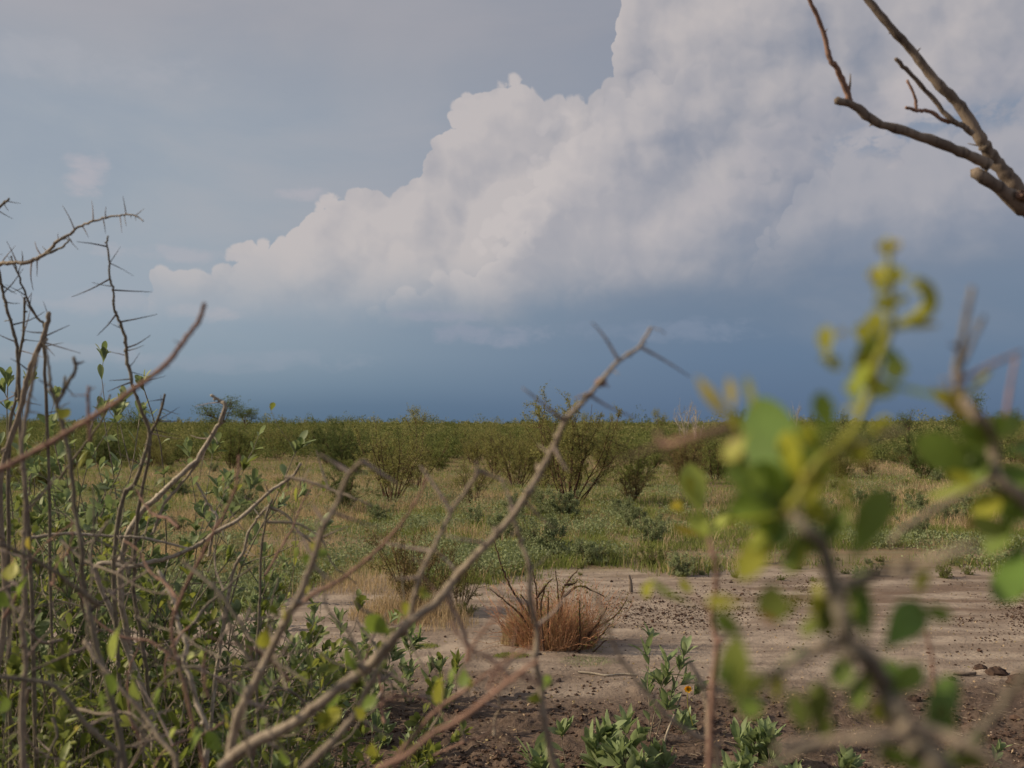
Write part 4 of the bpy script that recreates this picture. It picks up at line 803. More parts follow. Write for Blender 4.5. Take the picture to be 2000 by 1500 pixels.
    stem(cb, [(1084, 1500), (1062, 1405), (1057, 1343), (1046, 1289), (1049, 1235), (1038, 1181), (1032, 1100), (1017, 1062), (1010, 1032), (995, 990)], 0.74, 0.72, 16, 8, 'bark_near', [(1049, 1227, 1115, 1150, 7), (1057, 1343, 1120, 1320, 6), (1038, 1181, 960, 1150, 7), (1046, 1289, 950, 1290, 6), (1032, 1110, 1075, 1080, 5)], 'thorn', root=np.array((.03, .8, -.03)), label='single upright stem near the middle')
    stem(cb, [(914, 1290), (925, 1260), (950, 1225), (972, 1200), (978, 1175)], 0.6, 0.58, 8, 7, 'bark_red'); stem(cb, [(1000, 1330), (960, 1290), (914, 1262), (880, 1215)], 0.6, 0.6, 9, 6, 'bark_red')
    stem(cb, [(1400, 1455), (1337, 1424), (1297, 1392), (1256, 1343), (1216, 1289), (1189, 1235), (1160, 1150)], 0.66, 0.62, 12, 6, 'bark_near', [(1375, 1440, 1290, 1440, 8), (1216, 1289, 1160, 1280, 6)], 'thorn', root=np.array((.16, .7, -.03)))
    stem(cb, [(1385, 1500), (1391, 1370), (1394, 1316), (1400, 1262), (1391, 1208), (1397, 1154), (1401, 1120), (1394, 1085), (1382, 1050)], 0.56, 0.54, 15, 9, 'bark_red', [(1400, 1262, 1440, 1210, 7), (1394, 1200, 1350, 1160, 7)], 'bark_red', root=np.array((.16, .62, -.03)), label='slim upright stem topped with pale leaves')
    stem(cb, [(1383, 1500), (1383, 1397), (1370, 1335), (1345, 1290)], 0.7, 0.7, 14, 8, 'bark_near', root=np.array((.14, .72, -.03)))
    stem(cb, [(1500, 1370), (1420, 1352), (1340, 1330)][::-1], 0.7, 0.7, 8, 6, 'bark_grey')
    stem(cb, [(610, 1340), (500, 1260), (430, 1160), (360, 1100)][::-1], 0.86, 0.8, 9, 7, 'bark_grey', [(500, 1250, 560, 1230, 6)])
    stem(cb, [(720, 1345), (690, 1250), (640, 1190), (630, 1120)], 0.78, 0.8, 8, 5, 'bark_grey', [(690, 1250, 660, 1240, 5)])
    stem(cb, [(770, 1245), (735, 1205), (700, 1185), (690, 1160)], 0.74, 0.74, 8, 6, 'bark_near', [(735, 1205, 720, 1260, 6)])
    for i in range(26):
        r2 = np.random.default_rng(400 + i); x, y = r2.uniform(380, 980), r2.uniform(1240, 1490); a = r2.uniform(-2.6, -0.5); L = r2.uniform(90, 220); pts = [(x, y)]
        for k in range(4): a += r2.normal(0, 0.3); pts.append((pts[-1][0] + math.cos(a) * L / 4, pts[-1][1] + math.sin(a) * L / 4))
        d_ = r2.uniform(0.7, 1.2); stem(cb, pts, d_, d_ + r2.normal(0, .04), r2.uniform(5, 9), 3, r2.choice(['bark_grey', 'bark_near', 'bark_red']), [(pts[2][0], pts[2][1], pts[2][0] + r2.normal(0, 45), pts[2][1] + r2.normal(0, 45), 6)], 'thorn')
    for a_ in ((702, 1320, 670, 1272, 30, .72, 'leaf_near'), (765, 1242, 712, 1200, 34, .74, 'leaf_near'), (554, 1222, 560, 1178, 26, .74, 'leaf_yellow'), (520, 1225, 512, 1268, 24, .74, 'leaf_yellow'), (545, 1205, 530, 1180, 20, .74, 'leaf_rust'), (862, 1318, 857, 1372, 24, .66, 'leaf_yellow'), (880, 1345, 882, 1305, 18, .66, 'leaf_near'), (905, 1303, 909, 1342, 26, .64, 'leaf_near'), (915, 1345, 925, 1325, 12, .64, 'leaf_yellow'),
               (640, 1385, 655, 1345, 30, .74, 'leaf_near'), (620, 1430, 660, 1385, 34, .74, 'leaf_yellow'), (640, 1420, 625, 1390, 28, .74, 'leaf_rust'), (700, 1390, 738, 1362, 24, .7, 'leaf_near'), (690, 1380, 715, 1400, 22, .7, 'leaf_yellow'), (727, 1450, 727, 1480, 26, .7, 'leaf_yellow'), (550, 1450, 565, 1490, 30, .8, 'leaf_near'),
               (612, 1082, 590, 1098, 18, .74, 'leaf_near'), (612, 1082, 640, 1080, 22, .74, 'leaf_near'), (610, 1080, 612, 1060, 14, .74, 'leaf_yellow'), (790, 1205, 795, 1175, 16, .72, 'leaf_yellow'), (825, 1170, 838, 1155, 24, .72, 'leaf_rust'), (830, 1175, 822, 1145, 14, .72, 'leaf_yellow'), (598, 1165, 602, 1145, 14, .74, 'leaf_yellow'),
               (1060, 1345, 1078, 1322, 22, .72, 'leaf_near'), (1050, 1350, 1040, 1375, 24, .72, 'leaf_rust'), (740, 1310, 760, 1290, 16, .7, 'leaf_near'), (500, 1400, 520, 1440, 26, .8, 'leaf_near'), (470, 1440, 450, 1480, 30, .8, 'leaf_near'),
               (1275, 1130, 1255, 1165, 22, .45, 'leaf_yellow'), (1330, 1125, 1345, 1160, 26, .45, 'leaf_yellow'), (1350, 1180, 1270, 1145, 22, .42, 'leaf_lime'),
               (1370, 1005, 1345, 912, 46, .50, 'leaf_lime'), (1378, 1060, 1362, 1000, 36, .50, 'leaf_lime'), (1373, 1048, 1430, 1015, 36, .50, 'leaf_lime'), (1372, 1045, 1310, 1035, 20, .50, 'leaf_amber'), (1330, 1000, 1318, 980, 32, .50, 'leaf_amber'), (1345, 1010, 1322, 990, 24, .50, 'leaf_yellow'), (1355, 975, 1340, 930, 18, .50, 'leaf_amber')):
        leaf(cb, *a_[:5], a_[5], a_[6])
    # ---- right: very near leafy shrub --------------------------------------------------------------------------
    D1 = 0.29
    FR = np.array((0.20, 0.45, 0.0)); rb = thing('broadleaf_shrub', FR, 'very blurred near shrub with broad green leaves and a yellow-green shoot against the sky', 'leafy shrub'); q_ = FR + (0, 0, -.03)
    stem(rb, [(1880, 1560), (1838, 1500), (1770, 1424), (1752, 1383), (1730, 1343), (1692, 1284), (1654, 1254), (1646, 1208), (1633, 1167), (1608, 1072), (1573, 1030), (1541, 992)], D1, D1, 52, 22, 'bark_grey', root=q_, label='thick main stem')
    stem(rb, [(1654, 1250), (1600, 1268), (1530, 1305), (1460, 1358)], D1, D1, 24, 16, 'bark_near')
    stem(rb, [(1636, 1146), (1720, 1118), (1790, 1104), (1860, 1080), (1905, 1064)], D1, D1 - .02, 22, 14, 'bark_near', [(1860, 1080, 1858, 1060, 14)], 'bark_grey')
    stem(rb, [(1770, 1440), (1703, 1440), (1595, 1451), (1520, 1462)], D1 - .02, D1 - .02, 24, 18, 'bark_near', [(1595, 1450, 1590, 1520, 14), (1715, 1445, 1712, 1520, 12)], 'bark_grey')
    stem(rb, [(1770, 1418), (1838, 1435), (1905, 1462), (1990, 1520)], D1 - .02, D1 - .03, 28, 18, 'bark_near')
    stem(rb, [(1460, 1520), (1540, 1480), (1640, 1450), (1700, 1445)][::-1], .36, .38, 12, 8, 'bark_grey')
    stem(rb, [(1541, 992), (1565, 960), (1600, 900), (1640, 876), (1672, 832), (1700, 760), (1716, 700), (1740, 640), (1740, 580), (1736, 532), (1734, 472)], D1 - .01, D1, 20, 12, 'shoot', label='yellow-green young shoot')
    stem(rb, [(1636, 880), (1560, 905), (1510, 925)], D1, D1 + .01, 14, 9, 'bark_grey'); stem(rb, [(1640, 876), (1700, 858), (1770, 835)], D1, D1, 14, 9, 'bark_grey')
    stem(rb, [(1440, 832), (1360, 852), (1300, 868), (1284, 846)], .33, .33, 17, 12, 'bark_red', [(1296, 868, 1200, 905, 10), (1290, 866, 1306, 905, 12)], 'bark_red'); stem(rb, [(1530, 990), (1470, 900), (1440, 832)], D1, .33, 12, 16, 'bark_red')
    stem(rb, [(2080, 1080), (2010, 990), (1984, 960), (1944, 928), (1940, 880), (1928, 832), (1900, 804), (1876, 768), (1868, 720)], .33, .33, 26, 18, 'bark_near', root=np.array((.30, .48, -.03)), label='grey forked stem near the edge')
    stem(rb, [(1868, 720), (1876, 680), (1884, 640), (1898, 562)], .33, .33, 15, 10, 'bark_grey', [(1868, 680, 1856, 672, 12)], 'thorn_dark'); stem(rb, [(1876, 718), (1900, 664), (1922, 618)], .33, .33, 10, 8, 'bark_grey')
    stem(rb, [(1876, 742), (1936, 712), (1996, 686)], .33, .33, 10, 6, 'bark_red'); stem(rb, [(1862, 800), (1850, 745), (1838, 742)], .33, .33, 6, 5, 'bark_grey')
    stem(rb, [(1940, 936), (1880, 965), (1769, 1030), (1740, 1060)], .37, .37, 15, 9, 'bark_near'); stem(rb, [(1985, 700), (1972, 760), (1960, 830), (1940, 850)][::-1], .36, .36, 9, 6, 'bark_red')
    stem(rb, [(2030, 1280), (1940, 1400), (1850, 1480), (1780, 1530)][::-1], .3, .3, 22, 16, 'bark_grey'); stem(rb, [(1825, 1380), (1820, 1290), (1808, 1230)], .5, .5, 9, 7, 'bark_red')
    Y, GR, DK, LM, RU, AM = 'leaf_yellow', 'leaf_near', 'leaf_dark', 'leaf_lime', 'leaf_rust', 'leaf_amber'
    for a_ in ((1552, 985, 1492, 785, 118, DK, 'round'), (1664, 1095, 1734, 962, 66, GR), (1556, 1006, 1645, 1010, 36, Y, 'lance'), (1535, 1000, 1475, 1075, 66, LM), (1540, 1005, 1480, 1040, 46, GR), (1540, 995, 1430, 990, 50, GR), (1535, 990, 1440, 940, 44, GR), (1545, 1020, 1500, 1060, 50, DK), (1560, 1030, 1600, 1075, 40, GR),
               (1555, 965, 1420, 1000, 60, GR), (1580, 960, 1600, 1010, 40, Y), (1624, 860, 1600, 765, 38, GR), (1632, 880, 1572, 985, 30, Y, 'lance'), (1636, 905, 1668, 1000, 20, Y, 'lance'), (1428, 826, 1358, 736, 22, AM, 'lance'), (1432, 800, 1427, 738, 20, AM, 'lance'), (1470, 800, 1464, 730, 20, Y, 'lance'), (1445, 850, 1425, 810, 22, Y, 'lance'),
               (1716, 705, 1700, 655, 54, GR, 'round'), (1612, 690, 1612, 636, 32, Y, 'round'), (1612, 706, 1618, 686, 26, Y, 'round'), (1650, 655, 1640, 645, 16, AM), (1748, 745, 1748, 700, 42, LM, 'round'), (1688, 670, 1686, 630, 32, Y, 'round'), (1700, 760, 1672, 715, 44, LM), (1722, 560, 1708, 520, 34, Y), (1718, 540, 1700, 535, 22, AM), (1742, 565, 1756, 530, 22, Y),
               (1736, 500, 1720, 470, 22, AM), (1736, 500, 1752, 468, 22, AM), (1738, 500, 1738, 462, 20, Y), (1700, 850, 1735, 815, 24, Y, 'lance'), (1660, 850, 1640, 870, 26, Y, 'lance'), (1680, 790, 1660, 740, 30, LM), (1760, 640, 1840, 628, 14, AM, 'lance'), (1640, 875, 1695, 850, 18, LM, 'lance'), (1700, 735, 1715, 760, 40, Y),
               (1600, 700, 1640, 705, 14, Y, 'strap'), (1820, 755, 1850, 790, 20, AM, 'lance'), (1720, 745, 1850, 785, 10, GR, 'strap'), (1895, 830, 1840, 760, 26, AM, 'lance'), (1876, 790, 1936, 712, 14, Y, 'lance'), (1870, 778, 1868, 762, 22, AM, 'round'),
               (1506, 1140, 1512, 1215, 56, RU, 'round'), (1565, 1150, 1540, 1205, 20, Y, 'lance'), (1725, 1270, 1802, 1178, 66, DK), (1800, 1188, 1862, 1206, 30, GR, 'lance'), (1690, 1255, 1694, 1140, 40, DK, 'lance'), (1670, 1250, 1680, 1150, 30, GR, 'lance'), (1615, 1250, 1612, 1185, 36, RU), (1605, 1240, 1590, 1130, 26, Y, 'lance'), (1743, 1375, 1738, 1285, 56, DK), (1825, 1425, 1858, 1318, 50, DK, 'strap'), (1820, 1410, 1850, 1380, 30, RU),
               (1600, 1440, 1597, 1332, 56, RU), (1578, 1432, 1546, 1352, 34, LM, 'lance'), (1605, 1450, 1625, 1400, 18, LM, 'lance'), (1640, 1350, 1660, 1295, 16, 'leaf_rust', 'lance'), (1437, 1372, 1432, 1245, 62, RU, 'lance'), (1500, 1316, 1582, 1272, 30, DK, 'lance'), (1455, 1362, 1490, 1318, 32, LM, 'lance'), (1440, 1350, 1410, 1300, 40, GR), (1680, 1400, 1720, 1290, 18, Y, 'strap'), (1700, 1410, 1640, 1370, 16, Y, 'lance'),
               (1792, 1162, 1808, 1108, 26, Y, 'lance'), (1994, 1052, 1966, 1192, 62, DK), (2000, 1090, 1985, 1170, 36, LM), (1725, 1452, 1772, 1494, 44, GR), (1720, 1450, 1730, 1490, 30, RU), (1890, 1465, 1900, 1500, 60, RU), (1850, 1465, 1856, 1500, 30, LM), (1880, 1470, 1920, 1440, 24, GR),
               (1930, 924, 1795, 862, 66, GR), (1923, 890, 1905, 815, 46, GR), (1935, 930, 1815, 985, 34, LM, 'lance'), (1985, 1030, 1870, 1036, 48, RU, 'lance'), (1960, 880, 2040, 875, 46, DK), (1940, 910, 2020, 945, 44, DK), (1935, 890, 1890, 935, 40, GR), (1925, 930, 1850, 940, 40, Y), (1935, 860, 1960, 810, 26, GR), (1990, 1000, 2040, 960, 50, GR), (1900, 870, 1872, 900, 30, GR), (1935, 900, 1860, 880, 50, GR), (1930, 870, 1880, 830, 46, GR), (1950, 940, 2000, 1010, 60, GR), (1975, 960, 1900, 1000, 50, Y), (1930, 860, 1990, 820, 40, GR), (1990, 980, 1940, 1090, 50, GR),
               (1590, 965, 1560, 915, 60, GR), (1716, 720, 1672, 690, 40, Y), (1716, 700, 1758, 690, 34, GR), (1726, 660, 1700, 610, 38, Y), (1738, 610, 1716, 580, 30, Y), (1742, 600, 1770, 580, 26, Y), (1736, 560, 1705, 555, 34, Y), (1736, 520, 1762, 545, 28, Y), (1700, 780, 1745, 760, 40, LM), (1690, 790, 1650, 800, 34, Y), (1612, 700, 1640, 725, 34, Y), (1660, 720, 1690, 745, 44, Y), (1680, 830, 1720, 870, 34, GR), (1655, 860, 1690, 900, 36, Y),
               (1545, 990, 1480, 900, 70, GR), (1550, 980, 1600, 880, 60, GR), (1540, 1000, 1400, 1040, 50, Y), (1530, 1000, 1450, 1130, 50, Y), (1570, 1030, 1530, 1110, 44, GR), (1600, 1070, 1660, 1000, 46, GR), (1560, 960, 1530, 850, 60, Y), (1460, 850, 1420, 900, 44, Y), (1440, 900, 1480, 960, 60, GR), (1500, 930, 1420, 920, 44, GR), (1600, 880, 1560, 830, 34, Y),
               (1640, 1200, 1560, 1230, 44, RU), (1650, 1180, 1700, 1120, 44, GR), (1660, 1260, 1640, 1340, 44, GR), (1700, 1300, 1660, 1380, 44, GR), (1740, 1360, 1800, 1300, 46, GR), (1760, 1400, 1700, 1380, 40, Y), (1640, 1230, 1590, 1160, 44, Y), (1450, 1250, 1400, 1200, 34, GR), (1440, 1350, 1480, 1400, 40, GR), (1530, 1300, 1520, 1360, 40, Y), (1790, 1440, 1860, 1400, 50, GR), (1780, 1440, 1800, 1500, 50, GR),
               (1600, 900, 1585, 830, 30, GR), (1570, 1040, 1545, 1120, 40, Y, 'lance'), (1450, 1180, 1380, 1170, 30, Y), (1640, 1000, 1600, 1060, 30, DK)):
        leaf(rb, *a_[:5], D1 + (0.04 if a_[0] > 1790 and a_[1] < 1100 else 0), a_[5], a_[6] if len(a_) > 6 else 'obovate', 0.12, fold=0.12)
    # curled leaf like a ring
    ring = [(1748, 642), (1775, 628), (1800, 618), (1822, 592), (1818, 565), (1798, 552), (1782, 558)]
    mbr = MB(); pth, _ = pxpath(ring, D1, D1 - .01, 5); ww = np.array([6, 10, 13, 15, 16, 15, 14, 13, 12]); ww = np.interp(np.linspace(0, 8, len(pth)), range(9), ww) * D1 / FPX
    tg = np.gradient(pth, axis=0); sd_ = np.cross(tg, (0, 1, 0.0)); sd_ /= np.linalg.norm(sd_, axis=1)[:, None]; k = len(pth)
    yy = np.array((0, .0022, 0)); v = np.stack((pth - sd_ * ww[:, None] + yy, pth - yy, pth + sd_ * ww[:, None] + yy), 1).reshape(-1, 3)
    mbr.add(v, np.concatenate([[(3 * i, 3 * i + 1, 3 * i + 4, 3 * i + 3), (3 * i + 1, 3 * i + 2, 3 * i + 5, 3 * i + 4)] for i in range(k - 1)])); l_ = mbr.build('leaf', M['leaf_yellow'], rb); l_['label'] = 'young leaf curled into a ring'
    # ---- dead branch hanging in at the top right ---------------------------------------------------------------
    DT = 1.5; FT = P(2480, 1200, 1.75); FT[2] = 0
    dt = thing('dead_tree', FT, 'dark leafless tree whose forked bare branch reaches in against the clouds', 'tree')
    mb = MB(); tp = smooth_path([FT + (0, 0, -.05), FT + (.02, .02, .8), P(2380, 700, 1.7), P(2200, 540, 1.58)], 5); tube(mb, tp, .055, .026, 10, .05, rg=rg); tube(mb, smooth_path([P(2380, 700, 1.7), P(2500, 400, 1.8), P(2560, 100, 1.9)], 4), .04, .015, 8, .08, rg=rg); mb.build('trunk', M['bark_tree'], dt)
    stem(dt, [(2200, 540), (2110, 480), (2040, 430), (2000, 405), (1950, 366), (1903, 336)], 1.58, DT, 48, 22, 'bark_tree', knob=.15, label='thick broken-off limb')
    stem(dt, [(2060, 470), (2015, 410), (1990, 376), (1970, 345), (1944, 316), (1926, 290), (1914, 269), (1875, 207), (1836, 168), (1786, 106), (1744, 59), (1696, 0), (1650, -60)], 1.55, DT, 34, 11, 'bark_tree', [(1866, 215, 1875, 200, 9), (1790, 105, 1798, 94, 9), (1745, 64, 1736, 66, 10), (1918, 292, 1890, 280, 7)], 'bark_tree', knob=.14, label='long upper limb running out of the top')
    stem(dt, [(1935, 326), (1920, 316), (1864, 291), (1780, 260), (1710, 238), (1668, 207), (1634, 196)], DT, DT - .06, 24, 14, 'bark_tree', [(1710, 238, 1698, 246, 12)], 'bark_tree', knob=.14, label='lower limb with a blunt end')
    stem(dt, [(1660, 200), (1648, 162), (1632, 130), (1620, 112), (1606, 56), (1581, 0), (1570, -40)], DT - .05, DT - .1, 13, 7, 'bark_red', [(1657, 182, 1661, 144, 10), (1612, 66, 1616, 56, 7)], 'bark_tree')
    stem(dt, [(1900, 262), (1880, 245), (1856, 232), (1816, 185), (1774, 140), (1749, 115)], DT, DT - .03, 12, 7, 'bark_tree')
    stem(dt, [(1862, 236), (1845, 236), (1816, 218), (1791, 216), (1769, 210)], DT, DT - .03, 9, 6, 'bark_red'); stem(dt, [(1791, 214), (1788, 195), (1783, 179), (1772, 157)], DT - .02, DT - .03, 6, 5, 'bark_red')
    stem(dt, [(1990, 378), (1996, 380), (2010, 385)], DT, DT, 14, 20, 'bark_red', knob=.3)
    # ---- leafy grey-green shrubs of the left middle distance -----------------------------------------------------
    def leafy(name, foot, h, spread, nst, seed, label, cat, Lf=0.045, Wf=0.017, mat='leaf_grey', dens=0.9, group=None, dirx=0.0, tipw=5, barkm='bark_grey', r0=0.004, side=4):
        "branching stems that carry tufts of upright leaves at their ends"
        rg = np.random.default_rng(seed); o = thing(name, foot, label, cat, group); B_, D_, N_ = [], [], []; foot = np.array(foot, float); sb = MB()
        for i in range(nst):
            st = smooth_path(walk(rg, foot + rg.normal(0, .015, 3) * (1, 1, 0) - (0, 0, .03), (rg.normal(dirx, spread), rg.normal(0, spread), 1), h * rg.uniform(.7, 1.1), 8, 0.13, 0.05), 2)
            tube(sb, st, r0 * rg.uniform(.7, 1.1), r0 * .35, 6, 0.08, rg=rg); tips = [st]
            for k in range(side):
                j = rg.integers(4, len(st) - 2); br = walk(rg, st[j], unit(st[j + 1] - st[j]) + rg.normal(size=3) * 0.6, h * rg.uniform(.12, .34), 5, 0.18, 0.14); tube(sb, br, r0 * .45, r0 * .2, 5); tips.append(br)
            for tpth in tips:
                ax = unit(tpth[-1] - tpth[-2]); m_ = tipw + rg.integers(0, 4)
                for k in range(m_):
                    a = rg.uniform(0, 6.28); pr = unit(np.cross(ax, rg.normal(size=3))); B_.append(tpth[-1] - ax * rg.uniform(0, .03)); D_.append(ax * rg.uniform(.5, 1.1) + pr * rg.uniform(.25, .9) + (0, 0, .25)); N_.append(ax - pr * 0.9 + rg.normal(size=3) * .2)
                for q in range(1, len(tpth)):
                    for k in range(rg.poisson(dens)):
                        pr = unit(np.cross(ax, rg.normal(size=3))); B_.append(tpth[q]); D_.append(ax * .6 + pr + (0, 0, .3)); N_.append(ax - pr * .6 + rg.normal(size=3) * .3)
        sb.build('stems', M[barkm], o); lb = MB()
        if foot[1] < 3:          # leaves left out by view position so the skyline acacias stay visible
            ok = [q for q, b in enumerate(B_) if not (390 < proj(b)[0] < 520 and proj(b)[1] < 850)]; B_, D_, N_ = [B_[q] for q in ok], [D_[q] for q in ok], [N_[q] for q in ok]
        k = len(B_)
        leaves(lb, np.array(B_), np.array(D_), np.array(N_), rg.uniform(.55, 1.15, k) * Lf, rg.uniform(.75, 1.15, k) * Wf, 'lance' if Lf > .05 else 'obovate', 0.3, rg.normal(0.08, 0.14, k), 7)
        lb.build('foliage', M[mat], o); return o
    def W(px, d, dz=0.0): q = P(px, 845, d); return np.array((q[0], q[1], float(height(q[0], q[1])) + dz))
    leafy('leafy_shrub', W(220, 2.7), 1.32, 0.15, 26, 501, 'grey-green leafy shrub whose upright leaf tufts break the skyline behind the thorny twigs', 'leafy shrub', 0.048, 0.017, dens=2.0)
    leafy('leafy_shrub', W(110, 2.9), 1.34, 0.15, 16, 502, 'grey-green leafy shrub standing behind the forked grey stem', 'leafy shrub', 0.050, 0.018, dens=1.9)
    leafy('leafy_shrub', W(350, 2.5), 0.84, 0.24, 26, 503, 'dark green leafy shrub below the bleached dead branches', 'leafy shrub', 0.036, 0.017, 'leaf_green', 2.2, dirx=0.0)
    leafy('leafy_shrub', W(40, 2.2), 1.05, 0.22, 16, 504, 'dense green leafy shrub filling the edge behind the upright pale stem', 'leafy shrub', 0.036, 0.017, 'leaf_green', 1.3)
    leafy('leafy_shrub', W(300, 2.0), 0.85, 0.28, 12, 505, 'shaded green leafy shrub low down between the near stems', 'leafy shrub', 0.036, 0.017, 'leaf_green', 1.2)
    leafy('leafy_shrub', W(510, 2.8), 0.86, 0.24, 18, 506, 'thin leafy shrub beside the level pale dead branch', 'leafy shrub', 0.042, 0.018, 'leaf_grey', 0.9)
    grow_bush(tb, W(330, 2.3), 8, 0.75, 0.34, np.random.default_rng(107), 0.08, 0.0036, ['bark_grey', 'bark_red'], 'thorn', 'leaf_green', 0.45, 0.030, 0.015)
    ft = W(150, 1.9); tg = thing('tangled_shrub', ft, 'dense tangle of thin grey thorny twigs with small olive leaves filling the lower left', 'thorny shrub')
    grow_bush(tg, ft, 20, .95, 0.42, np.random.default_rng(201), 0.12, 0.0024, ['bark_grey', 'bark_near', 'bark_grey'], 'thorn', 'leaf_green', 1.0, 0.028, 0.014, sub=7, tw=4, thornL=.03)
    ft = W(400, 2.4); tg = thing('tangled_shrub', ft, 'sprawling thin-twigged thorny shrub on the inner side of the tangle', 'thorny shrub')
    grow_bush(tg, ft, 15, .80, 0.45, np.random.default_rng(202), 0.0, 0.0028, ['bark_grey', 'bark_near'], 'thorn', 'leaf_green', 0.70, 0.030, 0.015, sub=7, tw=4, thornL=.035)
    ft = W(-20, 2.3); tg = thing('tangled_shrub', ft, 'tall thin-twigged thorny shrub at the outer edge of the tangle', 'thorny shrub')
    grow_bush(tg, ft, 14, 1.25, 0.22, np.random.default_rng(203), 0.05, 0.0028, ['bark_grey', 'bark_near'], 'thorn', 'leaf_green', 0.70, 0.030, 0.015, sub=7, tw=4, thornL=.035)
    for i in range(34):
        r2 = np.random.default_rng(600 + i); px = r2.uniform(-40, 640); d = r2.uniform(1.7, 3.4); top = r2.uniform(1190, 1390); h = HCAM - (top - 845) / FPX * d
        if px > 480: h *= 0.8
        lt = r2.choice(['leaf_green', 'leaf_grey', 'leaf_green']); U_ = ['at the left picture edge', 'behind the upright pale-edged stem', 'behind the forked grey stem', 'beside the twisted pale branch', 'behind the level dead twig', 'left of the forked thorny stem', 'under the forked thorny stem']; ul = ('grey-leaved' if lt == 'leaf_grey' else 'green-leaved') + (' tall' if h > .75 else ' low') + ' plant in the ' + ('back' if d > 2.6 else 'front') + ' of the tangle ' + U_[min(6, int((px + 40) / 98))]
        leafy('undergrowth_plant', W(px, d), max(.2, h), 0.2, 3, 700 + i, ul, 'plant', r2.uniform(.035, .055), .017, lt, 1.0, 'plants in the tangle under the near stems', r0=.003, side=3)
    # ---- saplings ------------------------------------------------------------------------------------------------
    def sap(px, pyb, pyt, label, n=2, L=.07, seed=0, sp=.16, side=3, group=None, mat='leaf_grey', dens=.22):
        g = G(px, pyb); h = (pyb - pyt) / FPX * depth_of(g); g[2] = float(height(g[0], g[1]))
        return leafy('sapling', g, h * .95, sp, n, seed or int(px + pyb), label, 'sapling', L * 1.1, L * .36, mat, dens, group, tipw=5, r0=.003, side=max(1, side - 1) if side else 0)
    sap(1275, 1450, 1235, 'tallest grey-green sapling right of the rusty grass clump, with leafy top tuft', 3, .075, sp=.2, side=5)
    sap(1225, 1490, 1395, 'leafy sapling in front of the tallest one', 3, .085, sp=.3)
    sap(1110, 1490, 1385, 'sapling with one tuft above a bare stalk', 1, .075, side=1)
    sap(1170, 1530, 1425, 'broad sapling touching the foot of the picture below the tall sapling', 3, .085, sp=.35)
    sap(1045, 1560, 1460, 'cropped sapling left of the bare-stalked one', 3, .09, sp=.4)
    sap(1250, 1550, 1460, 'low sapling with spreading leaves under the tallest one', 3, .08, sp=.35)
    sap(1315, 1520, 1440, 'small sapling beside the curved bare twig', 2, .07)
    sap(1340, 1430, 1370, 'little sapling under the yellow flower', 2, .06, sp=.25)
    sap(1460, 1500, 1395, 'bushy sapling left of the rust-edged near leaves', 3, .08, sp=.25)
    sap(1515, 1520, 1405, 'upright sapling close beside the bushy one', 3, .08, sp=.2)
    sap(1430, 1560, 1470, 'cropped sapling below the bushy one', 3, .08, sp=.4)
    sap(1560, 1560, 1480, 'cropped sapling right of the bushy one', 2, .075, sp=.35)
    sap(1635, 1530, 1465, 'thin grassy-leaved sapling by the blurred cross branch', 2, .07, sp=.3)
    sap(1925, 1500, 1440, 'tiny seedling alone on the bare earth', 1, .05, side=0)
    sap(800, 1370, 1200, 'sapling against the pale sand left of the rusty grass clump', 3, .07, sp=.3, side=4)
    sap(735, 1400, 1225, 'sapling behind the long diagonal branch', 3, .07, sp=.2, side=4)
    sap(670, 1390, 1180, 'taller sapling between the forked stem and the diagonal branch', 3, .07, sp=.2, side=4)
    sap(610, 1380, 1170, 'leafy sapling seen through the forked stem', 3, .07, sp=.2, side=4)
    sap(560, 1440, 1215, 'sapling left of the forked stem', 3, .07, sp=.2, side=4)
    sap(640, 1440, 1300, 'low sapling under the forked stem', 3, .07, sp=.3, side=4)
    sap(745, 1480, 1400, 'low sapling on the dark earth below the diagonal branch', 2, .07, sp=.3)
    sap(805, 1500, 1420, 'tiny sapling on dark earth right of the low ones', 2, .06, sp=.3)
    sap(545, 1180, 1095, 'greyish sapling at the near edge of the grass', 3, .07, sp=.3)
    sap(470, 1230, 1120, 'grey sapling seen between the pale dead branches', 3, .07, sp=.3)
    for i in range(22):
        r2 = np.random.default_rng(820 + i); px = r2.uniform(430, 880); pyb = r2.uniform(1380, 1600)
        lt = r2.choice(['leaf_grey', 'leaf_green']); U_ = ['left of the forked thorny stem', 'under the forked thorny stem', 'between the forked stem and the diagonal branch', 'under the long diagonal branch', 'right of the long diagonal branch']; hp = r2.uniform(70, 130)
        sap(px, pyb, pyb - hp, ('grey-green' if lt == 'leaf_grey' else 'fresh green') + (' low' if hp < 100 else '') + ' sapling ' + ('at the picture foot ' if pyb > 1490 else 'on dark earth ') + U_[min(4, int((px - 430) / 90))], 2, .06, 900 + i, .35, 2, 'low saplings around the near thorn branches', lt)
    def twig(name, pts, w0, w1, mat, label, lift=.01, cat='stick', d=None):
        a = G(*pts[0]) if d is None else P(*pts[0], d); o = thing(name, a, label, cat)
        p = smooth_path([(G(*q) + (0, 0, lift)) if d is None else P(*q, d) for q in pts], 4); dd = depth_of(p[0]); mb = MB()
        tube(mb, p, w0 * dd / FPX / 2, w1 * dd / FPX / 2, 6, .15, rg=np.random.default_rng(3)); o2 = mb.build('twig', M[mat], o); return o
    twig('stick', [(1130, 1316), (1160, 1319), (1185, 1323), (1215, 1320), (1245, 1322)], 5, 3, 'bark_dead', 'whitish stick lying below the rusty grass clump')
    twig('stick', [(1862, 1318), (1885, 1320), (1905, 1319)], 8, 7, 'bark_tree', 'short dark stick beside the clods')
    twig('bare_twig', [(1290, 1500), (1300, 1440), (1318, 1395), (1332, 1352)], 6, 3, 'bark_dead', 'thin curved bare twig rising to the yellow flower', d=4.0, cat='twig')
